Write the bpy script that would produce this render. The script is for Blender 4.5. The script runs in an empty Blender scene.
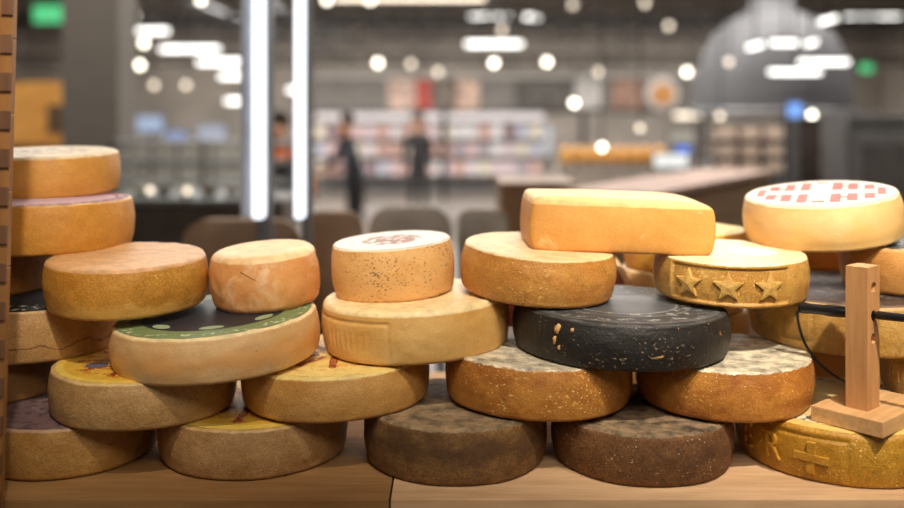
import bpy, bmesh, math, random
from mathutils import Vector, Matrix, noise

S = bpy.context.scene
COL = S.collection
random.seed(4)
PI = math.pi
R_ = math.radians

# ------------------------------------------------------------------ camera, exposure, lights
cam_d = bpy.data.cameras.new('camera')
cam = bpy.data.objects.new('camera', cam_d)
COL.objects.link(cam)
cam.location = (0, 0, 1.6)
cam.rotation_euler = (R_(90), 0, 0)
cam_d.sensor_width = 36
cam_d.lens = 36 * 950 / 904
cam_d.shift_y = -139 / 904
cam_d.clip_start = 0.05
cam_d.clip_end = 200
cam_d.dof.use_dof = True
cam_d.dof.focus_distance = 1.60
cam_d.dof.aperture_fstop = (cam_d.lens / 1000) / 0.0286
S.camera = cam

S.view_settings.view_transform = 'Standard'
S.view_settings.look = 'None'
S.view_settings.exposure = 0.22
S.view_settings.gamma = 1.0
S.view_settings.use_curve_mapping = False
S.cycles.use_denoising = True
S.cycles.max_bounces = 6
S.cycles.sample_clamp_indirect = 4

world = bpy.data.worlds.new('world')
S.world = world
world.use_nodes = True
world.node_tree.nodes['Background'].inputs[0].default_value = (0.80, 0.88, 1.0, 1)
world.node_tree.nodes['Background'].inputs[1].default_value = 0.25


def spot(name, loc, target, power, size, blend, radius, color):
    d = bpy.data.lights.new(name, 'SPOT')
    d.energy = power
    d.spot_size = R_(size)
    d.spot_blend = blend
    d.shadow_soft_size = radius
    d.color = color
    o = bpy.data.objects.new(name, d)
    COL.objects.link(o)
    o.location = loc
    o.rotation_euler = (Vector(target) - Vector(loc)).to_track_quat('-Z', 'Y').to_euler()
    return o


def area(name, loc, sx, sy, power, color, rot=(0, 0, 0)):
    d = bpy.data.lights.new(name, 'AREA')
    d.shape = 'RECTANGLE'
    d.size = sx
    d.size_y = sy
    d.energy = power
    d.color = color
    o = bpy.data.objects.new(name, d)
    COL.objects.link(o)
    o.location = loc
    o.rotation_euler = rot
    return o


WARM = (1.0, 0.90, 0.74)
spot('track_spot', (-0.35, 0.66, 2.62), (-0.50, 1.80, 1.46), 70, 42, 1.0, 0.022, WARM)
spot('track_spot', (0.12, 0.72, 2.62), (0.15, 1.80, 1.38), 74, 40, 1.0, 0.022, WARM)
spot('track_spot', (0.85, 0.74, 2.62), (0.70, 1.80, 1.34), 150, 46, 1.0, 0.022, WARM)
area('ceiling_fill_light', (0.2, -1.0, 4.9), 4, 2.0, 36, (1.0, 0.95, 0.88))  # unseen area lamp added behind the camera as general fill
area('front_fill_light', (0.45, -0.25, 2.75), 1.4, 0.5, 17, WARM, (R_(42), 0, 0))  # unseen soft lamp added to brighten the cheese sides from the front
area('ceiling_fill_light', (0, 3.4, 4.9), 8, 1.2, 26, (1.0, 0.94, 0.86))  # unseen lamp added to brighten the chairs behind the cheese
area('ceiling_fill_light', (0, 7.0, 5.05), 14, 2.0, 520, (1.0, 0.93, 0.84))  # unseen lamps from here back, added as ambient light for the closed room
area('ceiling_fill_light', (0, 12, 5.05), 16, 2.0, 1200, (1.0, 0.95, 0.88))
area('ceiling_fill_light', (0, 18, 5.05), 20, 2.0, 1400, (1.0, 0.96, 0.90))
area('ceiling_fill_light', (0, 25, 5.05), 20, 2.0, 1300, (1.0, 0.96, 0.92))
area('ceiling_fill_light', (0, 32, 5.05), 26, 1.5, 480, (1.0, 0.95, 0.88))  # unseen washer lamp added to lift the dark back wall


# ------------------------------------------------------------------ helpers
def lin(c):
    out = []
    for v in c[:3]:
        v = v / 255
        out.append(v / 12.92 if v <= 0.04045 else ((v + 0.055) / 1.055) ** 2.4)
    return (*out, 1.0)


def at(px, py, Y):
    """photo direction -> a place at distance Y (photo frame 904x508)"""
    return Vector(((px - 452) / 950 * Y, Y, 1.6 - (py - 115) / 950 * Y))


class NT:
    def __init__(self, name):
        self.m = bpy.data.materials.new(name)
        self.m.use_nodes = True
        self.t = self.m.node_tree
        self.b = self.t.nodes['Principled BSDF']

    def n(self, typ, **kw):
        nd = self.t.nodes.new(typ)
        for k, v in kw.items():
            setattr(nd, k, v)
        return nd

    def l(self, a, b):
        self.t.links.new(a, b)

    def coord(self, out='Object', off=(0, 0, 0), scale=(1, 1, 1)):
        tc = self.n('ShaderNodeTexCoord')
        mp = self.n('ShaderNodeMapping')
        mp.inputs['Location'].default_value = off
        mp.inputs['Scale'].default_value = scale
        self.l(tc.outputs[out], mp.inputs['Vector'])
        return mp.outputs[0]

    def noise(self, vec, scale, detail=4, rough=0.55, dist=0.0):
        nd = self.n('ShaderNodeTexNoise')
        nd.inputs['Scale'].default_value = scale
        nd.inputs['Detail'].default_value = detail
        nd.inputs['Roughness'].default_value = rough
        nd.inputs['Distortion'].default_value = dist
        self.l(vec, nd.inputs['Vector'])
        return nd.outputs['Fac']

    def ramp(self, fac, stops, interp='LINEAR'):
        nd = self.n('ShaderNodeValToRGB')
        cr = nd.color_ramp
        cr.interpolation = interp
        while len(cr.elements) < len(stops):
            cr.elements.new(0.5)
        for e, (p, c) in zip(cr.elements, stops):
            e.position = p
            e.color = c if len(c) == 4 else (*c, 1)
        self.l(fac, nd.inputs[0])
        return nd.outputs[0]

    def step(self, fac, a, b):
        return self.ramp(fac, [(a, (0, 0, 0, 1)), (b, (1, 1, 1, 1))])

    def mix(self, fac, a, b, mode='MIX'):
        nd = self.n('ShaderNodeMix', data_type='RGBA', blend_type=mode)
        for i, v in ((0, fac), (6, a), (7, b)):
            if isinstance(v, (int, float)):
                nd.inputs[i].default_value = v
            elif isinstance(v, tuple):
                nd.inputs[i].default_value = v
            else:
                self.l(v, nd.inputs[i])
        return nd.outputs[2]

    def math(self, op, a, b=None, clamp=False):
        nd = self.n('ShaderNodeMath', operation=op)
        nd.use_clamp = clamp
        for i, v in enumerate((a, b)):
            if v is None:
                continue
            if isinstance(v, (int, float)):
                nd.inputs[i].default_value = v
            else:
                self.l(v, nd.inputs[i])
        return nd.outputs[0]

    def bump(self, h, strength, dist):
        nd = self.n('ShaderNodeBump')
        nd.inputs['Strength'].default_value = strength
        nd.inputs['Distance'].default_value = dist
        self.l(h, nd.inputs['Height'])
        self.l(nd.outputs[0], self.b.inputs['Normal'])

    def color(self, c):
        if isinstance(c, tuple):
            self.b.inputs['Base Color'].default_value = c
        else:
            self.l(c, self.b.inputs['Base Color'])


def plain(name, rgb, rough=0.6, metal=0.0, var=0.12, scale=8.0):
    t = NT(name)
    c = lin(rgb)
    d = tuple(v * (1 - var * 2) for v in c[:3]) + (1,)
    e = tuple(min(1, v * (1 + var)) for v in c[:3]) + (1,)
    f = t.noise(t.coord(), scale)
    t.color(t.ramp(f, [(0.3, d), (0.7, e)]))
    t.b.inputs['Roughness'].default_value = rough
    t.b.inputs['Metallic'].default_value = metal
    return t.m


def emit(name, rgb, strength):
    t = NT(name)
    t.b.inputs['Base Color'].default_value = (0.05, 0.05, 0.05, 1)
    t.b.inputs['Emission Color'].default_value = lin(rgb)
    t.b.inputs['Emission Strength'].default_value = strength
    return t.m


def glass_mat(name, tint=(0.9, 0.95, 0.95, 1)):
    t = NT(name)
    t.b.inputs['Base Color'].default_value = tint
    t.b.inputs['Roughness'].default_value = 0.02
    t.b.inputs['Transmission Weight'].default_value = 1.0
    t.b.inputs['IOR'].default_value = 1.45
    return t.m


def wood(name, c1, c2, scale=14, axis='X', rough=0.5, spec=0.5):
    t = NT(name)
    t.b.inputs['Specular IOR Level'].default_value = spec
    sc = {'X': (0.12, 1, 1), 'Y': (1, 0.12, 1), 'Z': (1, 1, 0.12)}[axis]
    v = t.coord(scale=sc)
    f = t.noise(v, scale, 6, 0.6, 1.2)
    g = t.noise(v, scale * 9, 3, 0.5)
    c = t.ramp(f, [(0.25, lin(c1)), (0.75, lin(c2))])
    gl = t.ramp(g, [(0.35, (0.80, 0.78, 0.74, 1)), (0.65, (1, 1, 1, 1))])
    t.color(t.mix(0.8, c, gl, 'MULTIPLY'))
    t.b.inputs['Roughness'].default_value = rough
    t.bump(g, 0.15, 0.001)
    return t.m


def rind(name, c1, c2, h, top=None, edge=0.004, ragged=0.004, speck=None, speck_amt=0.5, speck_scale=260,
         pale=None, pale_amt=0.0, grain=300, grain_str=0.35, rough=0.5, seed=0, blotch=11, crack=False,
         flakes=None, foot=None, topvar=0.12, bumpy=0.7, weave=0.0, stain=None, stain_z=0.5):
    """natural rind: mottled side colour, a differently coloured flat face, specks, bloom"""
    t = NT(name)
    v = t.coord(off=(seed * 1.7, seed * 0.9, 0))
    v2 = t.coord(off=(seed * 1.3, 0, seed), scale=(1, 1, 1.6))
    a = t.noise(v2, blotch, 6, 0.6, 0.4)
    c = t.ramp(a, [(0.30, lin(c1)), (0.68, lin(c2))])
    fine = t.noise(v, grain, 2, 0.6)
    fr = t.ramp(fine, [(0.3, (1 - grain_str,) * 3 + (1,)), (0.7, (1, 1, 1, 1))])
    c = t.mix(0.9, c, fr, 'MULTIPLY')
    mid = t.noise(v, 55, 5, 0.7)
    c = t.mix(1.0, c, t.ramp(mid, [(0.32, (1 - grain_str * 0.55, 1 - grain_str * 0.62, 1 - grain_str * 0.7, 1)), (0.62, (1, 1, 1, 1))]), 'MULTIPLY')
    if pale is not None:
        p = t.noise(v, 17, 8, 0.75, 0.6)
        c = t.mix(t.math('MULTIPLY', t.step(p, 0.60 - 0.12 * pale_amt, 0.70), 0.75), c, lin(pale))
    tc = t.n('ShaderNodeTexCoord')
    sep = t.n('ShaderNodeSeparateXYZ')
    t.l(tc.outputs['Object'], sep.inputs[0])
    z = sep.outputs[2]
    if stain is not None:
        p = t.noise(v, 22, 6, 0.6)
        zz = t.math('ADD', t.math('ABSOLUTE', t.math('SUBTRACT', t.math('DIVIDE', z, h), stain_z)), t.math('MULTIPLY', t.math('SUBTRACT', p, 0.5), 0.9))
        c = t.mix(t.ramp(zz, [(0.05, (0.75, 0.75, 0.75, 1)), (0.32, (0, 0, 0, 1))]), c, lin(stain))
    if foot is not None:
        p = t.noise(v, 30, 6, 0.7)
        zz = t.math('SUBTRACT', t.math('DIVIDE', z, h), t.math('MULTIPLY', t.math('SUBTRACT', p, 0.5), 0.8))
        c = t.mix(t.ramp(zz, [(0.20, (0.8, 0.8, 0.8, 1)), (0.30, (0, 0, 0, 1))]), c, lin(foot))
    if speck is not None:
        s = t.noise(v2, speck_scale, 3, 0.6)
        s2 = t.noise(v, 14, 3, 0.6)
        th = t.math('ADD', s, t.math('MULTIPLY', t.math('SUBTRACT', s2, 0.5), 0.35))
        lo = 0.66 - 0.10 * speck_amt
        c = t.mix(t.step(th, lo, lo + 0.03), c, lin(speck))
    if flakes is not None:
        s = t.noise(v, 26, 9, 0.85, 0.5)
        c = t.mix(t.step(s, 0.615, 0.64), c, lin(flakes))
    if crack:
        w = t.noise(v, 16, 5, 0.6)
        zz = t.math('ABSOLUTE', t.math('SUBTRACT', t.math('DIVIDE', z, h), t.math('ADD', 0.05, t.math('MULTIPLY', w, 0.5))))
        c = t.mix(t.ramp(zz, [(0.008, (1, 1, 1, 1)), (0.018, (0, 0, 0, 1))]), c, lin((110, 74, 40)))
    if top is not None:
        w = t.noise(v, 60, 5, 0.7)
        zz = t.math('ADD', t.math('SUBTRACT', z, h - edge), t.math('MULTIPLY', t.math('SUBTRACT', w, 0.5), ragged * 2))
        msk = t.step(t.math('MULTIPLY', zz, 400), 0.0, 0.4)
        tn = t.noise(v, 34, 7, 0.7)
        tl = lin(top)
        tcn = t.ramp(tn, [(0.35, tuple(x * (1 - topvar * 2.5) for x in tl[:3]) + (1,)), (0.6, tl)])
        c = t.mix(msk, c, tcn)
    t.color(c)
    t.b.inputs['Roughness'].default_value = rough
    hgt = t.math('ADD', t.math('MULTIPLY', fine, 0.5), t.math('MULTIPLY', t.noise(v, 120, 4, 0.7), 1.0))
    if weave:
        wv = t.n('ShaderNodeTexWave')
        wv.inputs['Scale'].default_value = 150
        wv.bands_direction = 'Z'
        t.l(v, wv.inputs['Vector'])
        hgt = t.math('ADD', hgt, t.math('MULTIPLY', wv.outputs['Fac'], weave))
    t.bump(hgt, bumpy, 0.0020)
    return t.m


def paper(name, stops, mottle=None, mottle_amt=0.5, mscale=60, ring=None, seed=0, rough=0.55):
    """printed label: concentric bands given as (radius in m, colour); optional broken print inside a ring"""
    t = NT(name)
    tc = t.n('ShaderNodeTexCoord')
    sep = t.n('ShaderNodeSeparateXYZ')
    t.l(tc.outputs['Object'], sep.inputs[0])
    r = t.math('SQRT', t.math('ADD', t.math('MULTIPLY', sep.outputs[0], sep.outputs[0]), t.math('MULTIPLY', sep.outputs[1], sep.outputs[1])))
    rs = t.math('MULTIPLY', r, 5.0)
    c = t.ramp(rs, [(a * 5, lin(col)) for a, col in stops], 'CONSTANT')
    v = t.coord(off=(seed, seed * 0.7, 0))
    w = t.noise(v, 40, 6, 0.7)
    c = t.mix(1.0, c, t.ramp(w, [(0.3, (0.8, 0.8, 0.8, 1)), (0.6, (1, 1, 1, 1))]), 'MULTIPLY')
    if mottle is not None:
        m = t.step(t.noise(v, mscale, 3, 0.7), 0.60 - 0.15 * mottle_amt, 0.63 - 0.15 * mottle_amt)
        if ring:
            a = t.math('GREATER_THAN', r, ring[0])
            b = t.math('LESS_THAN', r, ring[1])
            m = t.math('MULTIPLY', m, t.math('MULTIPLY', a, b))
        c = t.mix(m, c, lin(mottle))
    t.color(c)
    t.b.inputs['Roughness'].default_value = rough
    return t.m


def link(name, bm, mat, parent=None, smooth=True, loc=None, rot=None):
    me = bpy.data.meshes.new(name)
    bmesh.ops.recalc_face_normals(bm, faces=bm.faces)
    bm.to_mesh(me)
    bm.free()
    for p in me.polygons:
        p.use_smooth = smooth
    if isinstance(mat, (list, tuple)):
        for m in mat:
            me.materials.append(m)
    elif mat:
        me.materials.append(mat)
    o = bpy.data.objects.new(name, me)
    COL.objects.link(o)
    if parent:
        o.parent = parent
    if loc is not None:
        o.location = loc
    if rot is not None:
        o.rotation_euler = rot
    return o


def tag(o, label, cat, group=None, kind=None):
    o['label'] = label
    o['category'] = cat
    if group:
        o['group'] = group
    if kind:
        o['kind'] = kind
    return o


def empty(name, loc, rotz=0):
    o = bpy.data.objects.new(name, None)
    o.empty_display_size = 0.1
    COL.objects.link(o)
    o.location = loc
    o.rotation_euler = (0, 0, rotz)
    return o


def box(bm, c, s, bevel=0.0, rot=None, segs=2):
    r = bmesh.ops.create_cube(bm, size=1)
    vs = r['verts']
    M = Matrix.Translation(c) @ (rot.to_4x4() if rot else Matrix()) @ Matrix.Diagonal((*s, 1))
    bmesh.ops.transform(bm, matrix=M, verts=vs)
    if bevel:
        es = list({e for v in vs for e in v.link_edges})
        bmesh.ops.bevel(bm, geom=es, offset=bevel, segments=segs, affect='EDGES', profile=0.6)
    return bm


def boxm(c, s, bevel=0.0, rot=None, segs=2):
    return box(bmesh.new(), c, s, bevel, rot, segs)


def tube(bm, pts, rad, seg=10, cap=True):
    pts = [Vector(p) for p in pts]
    rads = rad if isinstance(rad, (list, tuple)) else [rad] * len(pts)
    rings = []
    for i, p in enumerate(pts):
        a = pts[max(0, i - 1)]
        b = pts[min(len(pts) - 1, i + 1)]
        d = (b - a).normalized()
        up = Vector((0, 0, 1)) if abs(d.z) < 0.95 else Vector((1, 0, 0))
        u = d.cross(up).normalized()
        w = u.cross(d).normalized()
        rings.append([bm.verts.new(p + (u * math.cos(2 * PI * k / seg) + w * math.sin(2 * PI * k / seg)) * rads[i]) for k in range(seg)])
    for i in range(len(rings) - 1):
        for k in range(seg):
            bm.faces.new((rings[i][k], rings[i][(k + 1) % seg], rings[i + 1][(k + 1) % seg], rings[i + 1][k]))
    if cap:
        bm.faces.new(rings[0])
        bm.faces.new(rings[-1])
    return bm


def lathe(bm, prof, seg=48, c=(0, 0, 0)):
    rings = []
    for r, z in prof:
        if r < 1e-6:
            rings.append([bm.verts.new((c[0], c[1], c[2] + z))])
        else:
            rings.append([bm.verts.new((c[0] + r * math.cos(2 * PI * k / seg), c[1] + r * math.sin(2 * PI * k / seg), c[2] + z)) for k in range(seg)])
    for a, b in zip(rings, rings[1:]):
        for k in range(seg):
            k2 = (k + 1) % seg
            if len(a) == 1 and len(b) == 1:
                continue
            if len(a) == 1:
                bm.faces.new((a[0], b[k], b[k2]))
            elif len(b) == 1:
                bm.faces.new((a[k], a[k2], b[0]))
            else:
                bm.faces.new((a[k], a[k2], b[k2], b[k]))
    return bm


def smooth_curve(pts, n=10):
    pts = [Vector(p) for p in pts]
    out = []
    for i in range(len(pts) - 1):
        p0 = pts[max(0, i - 1)]
        p1, p2 = pts[i], pts[i + 1]
        p3 = pts[min(len(pts) - 1, i + 2)]
        for k in range(n):
            t = k / n
            out.append(0.5 * ((2 * p1) + (p2 - p0) * t + (2 * p0 - 5 * p1 + 4 * p2 - p3) * t * t + (3 * p1 - p0 - 3 * p2 + p3) * t ** 3))
    out.append(pts[-1])
    return out


def text_mesh(s, size, extrude=0.0, bold=0.0):
    """flat letters as a mesh, centred"""
    cu = bpy.data.curves.new('lettering', 'FONT')
    cu.body = s
    cu.size = size
    cu.extrude = extrude
    cu.offset = bold * size
    cu.align_x = 'CENTER'
    cu.align_y = 'CENTER'
    o = bpy.data.objects.new('lettering', cu)
    COL.objects.link(o)
    bpy.context.view_layer.update()
    me = bpy.data.meshes.new_from_object(o.evaluated_get(bpy.context.evaluated_depsgraph_get()))
    bpy.data.objects.remove(o)
    bpy.data.curves.remove(cu)
    return me


# ------------------------------------------------------------------ room
def struct(name, bm, mat, smooth=False):
    o = link(name, bm, mat, None, smooth)
    o['kind'] = 'structure'
    return o


m_floor = plain('floor_stone', (96, 88, 80), 0.35, var=0.15, scale=1.5)
m_ceil = plain('ceiling_paint', (150, 140, 128), 0.9, var=0.2, scale=0.8)
m_wall = plain('wall_paint', (188, 178, 168), 0.8, var=0.15, scale=0.6)
struct('floor', boxm((0, 15.5, -0.05), (32, 40, 0.1)), m_floor)
struct('ceiling', boxm((0, 15.5, 5.25), (32, 40, 0.1)), m_ceil)
struct('wall_back', boxm((0, 35.55, 2.6), (32, 0.1, 5.2)), m_wall)
struct('wall_left', boxm((-16.05, 15.5, 2.6), (0.1, 40, 5.2)), m_wall)
struct('wall_right', boxm((16.05, 15.5, 2.6), (0.1, 40, 5.2)), m_wall)
struct('wall_front', boxm((0, -4.55, 2.6), (32, 0.1, 5.2)), m_wall)

# ------------------------------------------------------------------ shelf and cabinet carrying the cheese
m_shelf = wood('shelf_pine', (138, 98, 58), (170, 128, 82), 9, 'X', 0.8, 0.15)
m_shelf_edge = wood('shelf_pine_edge', (150, 98, 55), (180, 125, 75), 9, 'X', 0.5)
m_dark = plain('dark_carcass', (26, 18, 15), 0.7)
m_red = wood('reddish_wood', (70, 30, 20), (95, 42, 28), 10, 'X', 0.6)


def shelf_board(x0, x1, label, tone):
    y0, y1 = 1.482, 2.22
    bm = boxm(((x0 + x1) / 2, (y0 + y1) / 2, 0.9915), (x1 - x0, y1 - y0, 0.017), 0.0012)
    o = link('shelf_board', bm, tone, None, False)
    tag(o, label, 'shelf')
    return o


shelf_board(-0.745, -0.0985, 'left wooden shelf board with a knot, under the left cheese stacks', m_shelf)
shelf_board(-0.0955, 1.35, 'right wooden shelf board, paler, right of the narrow seam', wood('shelf_beech', (196, 156, 116), (222, 184, 146), 9, 'X', 0.8, 0.15))
cab = empty('display_cabinet', (0.15, 1.85, 0))
tag(cab, 'dark cabinet carrying the wooden shelf boards, only its top edge in view', 'cabinet')
link('body', boxm((0.15, 0.03, 0.45), (2.3, 0.66, 0.90)), m_dark, cab, False)
link('front_rail', boxm((0.15, -0.315, 0.955), (2.3, 0.03, 0.055)), m_dark, cab, False)
link('bearer', boxm((-0.6, 0.03, 0.9415), (0.3, 0.60, 0.083)), m_red, cab, False)
link('bearer', boxm((0.2, 0.03, 0.9415), (0.5, 0.60, 0.083)), m_red, cab, False)
link('bearer', boxm((1.0, 0.03, 0.9415), (0.3, 0.60, 0.083)), m_red, cab, False)
kn = lathe(bmesh.new(), [(0, 0), (0.006, 0), (0.0, 0.0005)], 20)

# wooden box side with finger joints at the left edge, leaning slightly
fb = empty('wooden_box', (-0.6945, 1.462, 0.90))
fb.rotation_euler = (0, R_(1.5), 0)
tag(fb, 'upright wooden box side with dark finger joint ends beside the far left stack', 'box')
m_box = wood('box_side_wood', (138, 92, 50), (176, 124, 72), 8, 'Z', 0.45)
m_end = wood('finger_end_wood', (104, 70, 48), (134, 94, 66), 16, 'Z', 0.55)
bm = bmesh.new()
for k in range(9):
    box(bm, (-0.09, 0, 0.058 + 0.1168 * k), (0.18, 0.014, 0.1155), 0.0012)
link('side_board', bm, m_box, fb, False)
for k in range(17):
    z = 0.050 + 0.0584 * k
    e = link('finger_joint', boxm((-0.0080, -0.0085, z), (0.0175, 0.005, 0.029), 0.001), m_end, fb, False)
    if k == 0:
        e['label'] = 'darker end grain finger of the joint'

# ------------------------------------------------------------------ cheese wheels
GROUP = 'cheese wheels stacked on the wooden shelf'


def side_r(w, z):
    q = (z - w['h'] * 0.5) / (w['h'] * 0.5)
    return w['R'] - w['bulge'] * q * q


def wheel_mesh(w):
    R, h, rt, rb = w['R'], w['h'], w['rt'], w['rb']
    prof = []
    nt = 5
    for k in range(0, 4):
        prof.append((max(0.0, (side_r(w, rb) - rb) * k / 4), 0.0))
    for k in range(nt + 1):
        a = PI / 2 * k / nt
        prof.append((side_r(w, rb) - rb + rb * math.sin(a), rb - rb * math.cos(a)))
    nz = w.get('nz', 14)
    for k in range(1, nz):
        z = rb + (h - rt - rb) * k / nz
        prof.append((side_r(w, z), z))
    for k in range(nt + 1):
        a = PI / 2 * k / nt
        prof.append((side_r(w, h - rt) - rt + rt * math.cos(a), h - rt + rt * math.sin(a)))
    rin = side_r(w, h - rt) - rt
    for k in range(1, 9):
        prof.append((rin * (1 - k / 8), h))
    seg = w.get('seg', 112)
    bm = bmesh.new()
    rings = []
    sd = w['seed']
    relief = w.get('relief')
    for r, z in prof:
        if r < 1e-6:
            rings.append([bm.verts.new((0, 0, z))])
            continue
        ring = []
        for k in range(seg):
            th = -PI + 2 * PI * k / seg
            dx, dy = math.sin(th), -math.cos(th)
            n1 = noise.noise(Vector((dx * 1.6 + sd * 3.1, dy * 1.6, z * 8))) * w['lump']
            n2 = noise.noise(Vector((dx * 7 + sd, dy * 7, z * 55))) * w['lump'] * 0.35
            f = min(1, r / (R * 0.9)) ** 3
            d = (n1 + n2) * f
            if relief and 0.004 < z < h - 0.003 and r > R * 0.85:
                d += relief(th, z)
            dz = 0.0
            if z > h - rt * 0.6 and r > R * 0.86:
                dz = noise.noise(Vector((dx * 5 + sd * 2, dy * 5, 3))) * w['lump'] * 0.5
            rr = r + d
            ring.append(bm.verts.new((rr * dx, rr * dy, z + dz)))
        rings.append(ring)
    for a, b in zip(rings, rings[1:]):
        for k in range(seg):
            k2 = (k + 1) % seg
            if len(a) == 1:
                bm.faces.new((a[0], b[k], b[k2]))
            elif len(b) == 1:
                bm.faces.new((a[k], a[k2], b[0]))
            else:
                bm.faces.new((a[k], a[k2], b[k2], b[k]))
    return bm


_seed = [0]


def wheel(label, x, y, R, zb, h, mat, roll=0.0, tilt=0.0, **kw):
    """roll: right end up in degrees, tilt: top towards the front in degrees"""
    _seed[0] += 1
    w = dict(R=R, h=h, bulge=kw.pop('bulge', 0.006), rt=kw.pop('rt', 0.006), rb=kw.pop('rb', 0.009),
             lump=kw.pop('lump', 0.0028), seed=_seed[0] * 1.37)
    w.update(kw)
    o = link('round_cheese', wheel_mesh(w), mat)
    o.location = (x, y, zb + 0.0004)
    o.rotation_euler = (R_(tilt), -R_(roll), 0)
    tag(o, label, 'cheese', GROUP)
    w['o'] = o
    return w


def disc_label(w, rad, mat, label=None, thick=0.0007, name='label'):
    prof = [(0, 0.0), (rad, 0.0), (rad, thick), (rad * 0.66, thick), (rad * 0.33, thick), (0, thick)]
    o = link(name, lathe(bmesh.new(), prof, 80), mat, w['o'], False)
    o.location = (0, 0, w['h'] + 0.0001)
    if label:
        o['label'] = label
    return o


def spokes(lab, words, size, r0, angles, mat, name='lettering', sx=0.60):
    """words printed along radii of a round label"""
    bm = bmesh.new()
    for wd, an in zip(words, angles):
        me = text_mesh(wd, size, 0.0, 0.028)
        me.transform(Matrix.Diagonal((sx, 1, 1, 1)))
        ln = max(v.co.x for v in me.vertices) - min(v.co.x for v in me.vertices)
        # theta 0 faces the front; the word reads outwards
        M = Matrix.Rotation(an - PI / 2, 4, 'Z') @ Matrix.Translation((r0 + ln / 2, 0, 0.0012))
        me.transform(M)
        bm.from_mesh(me)
        bpy.data.meshes.remove(me)
    return link(name, bm, mat, lab, False)


def on_side(w, th, z, off):
    r = side_r(w, z) + off
    return Vector((r * math.sin(th), -r * math.cos(th), z))


def star_relief(w, th0, z0, rad, mat):
    bm = bmesh.new()
    Rm = w['R']

    def P(u, v, off):
        return on_side(w, th0 + u / Rm, z0 + v, off)
    c = bm.verts.new(P(0, 0, 0.0035))
    top, bot = [], []
    for k in range(10):
        a = PI / 2 + PI * k / 5
        rr = rad if k % 2 == 0 else rad * 0.46
        top.append(bm.verts.new(P(math.cos(a) * rr * 0.93, math.sin(a) * rr * 0.90, 0.0010)))
        bot.append(bm.verts.new(P(math.cos(a) * rr, math.sin(a) * rr, -0.007)))
    for k in range(10):
        k2 = (k + 1) % 10
        bm.faces.new((c, top[k], top[k2]))
        bm.faces.new((top[k], bot[k], bot[k2], top[k2]))
    return link('star_relief', bm, mat, w['o'], False)


def bar_relief(w, rects, mat, name, hgt=0.003, rot=0.0, c0=(0, 0)):
    """raised strips on the side: rects of (th0 offset in m, z, width, height) about c0=(theta,z)"""
    bm = bmesh.new()
    Rm = w['R']
    for (u0, v0, wd, ht) in rects:
        nu = max(2, int(wd / 0.004) + 1)
        grid = {}
        for i in range(nu + 1):
            for j, (vv) in enumerate((-ht / 2, ht / 2)):
                for k, off in enumerate((-0.006, hgt)):
                    s = 1.0 if k == 0 else 0.9
                    u = u0 + (-wd / 2 + wd * i / nu) * (1.0 if k == 0 else 0.97)
                    v = v0 + vv * s
                    uu = u * math.cos(rot) - v * math.sin(rot)
                    v2 = u * math.sin(rot) + v * math.cos(rot)
                    grid[i, j, k] = bm.verts.new(on_side(w, c0[0] + uu / Rm, c0[1] + v2, off))
        for i in range(nu):
            bm.faces.new((grid[i, 0, 1], grid[i + 1, 0, 1], grid[i + 1, 1, 1], grid[i, 1, 1]))
            bm.faces.new((grid[i, 0, 0], grid[i + 1, 0, 0], grid[i + 1, 0, 1], grid[i, 0, 1]))
            bm.faces.new((grid[i, 1, 0], grid[i + 1, 1, 0], grid[i + 1, 1, 1], grid[i, 1, 1]))
        for i in (0, nu):
            bm.faces.new((grid[i, 0, 0], grid[i, 1, 0], grid[i, 1, 1], grid[i, 0, 1]))
    return link(name, bm, mat, w['o'], False)


def letter_relief(w, s, size, th0, z0, mat, hgt=0.003, sx=0.8):
    me = text_mesh(s, size, 0.5)
    bm = bmesh.new()
    bm.from_mesh(me)
    bpy.data.meshes.remove(me)
    n = 24
    for i in range(1, n):
        for ax in (0, 1):
            co, no = [0, 0, 0], [0, 0, 0]
            co[ax] = -size * 0.6 + size * 1.2 * i / n
            no[ax] = 1
            bmesh.ops.bisect_plane(bm, geom=bm.verts[:] + bm.edges[:] + bm.faces[:], plane_co=co, plane_no=no, dist=1e-6)
    for v in bm.verts:
        off = hgt if v.co.z > 0 else -0.006
        v.co = on_side(w, th0 + v.co.x * sx / w['R'], z0 + v.co.y, off)
    return link('letter_relief', bm, mat, w['o'], False)


def ss(a, b, x):
    t = max(0, min(1, (x - a) / (b - a)))
    return t * t * (3 - 2 * t)


def rect_line(th0, th1, z0, z1, wd, depth, R):
    """groove along the outline of a rectangle in (theta,z)"""
    def f(th, z):
        u = th * R
        u0, u1 = th0 * R, th1 * R
        dx = max(u0 - u, u - u1)
        dz = max(z0 - z, z - z1)
        d = max(dx, dz) if (dx < 0 or dz < 0) else math.hypot(dx, dz)
        return -depth * (1 - ss(wd * 0.4, wd, abs(d)))
    return f


def rect_recess(th0, th1, z0, z1, soft, depth, R):
    def f(th, z):
        u = th * R
        a = ss(th0 * R - soft, th0 * R + soft, u) * (1 - ss(th1 * R - soft, th1 * R + soft, u))
        b = ss(z0 - soft, z0 + soft, z) * (1 - ss(z1 - soft, z1 + soft, z))
        return -depth * a * b
    return f


# lettering inks
ink_red = plain('red_ink', (160, 40, 28), 0.6)
ink_white = plain('white_ink', (232, 226, 212), 0.6)
ink_dark = plain('dark_ink', (52, 56, 60), 0.6)
yellow_paper = paper('yellow_label_paper', [(0, (205, 165, 70)), (0.05, (222, 178, 60)), (0.135, (235, 200, 90))], (196, 120, 40), 0.35, 45, (0.02, 0.12), 1)

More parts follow.
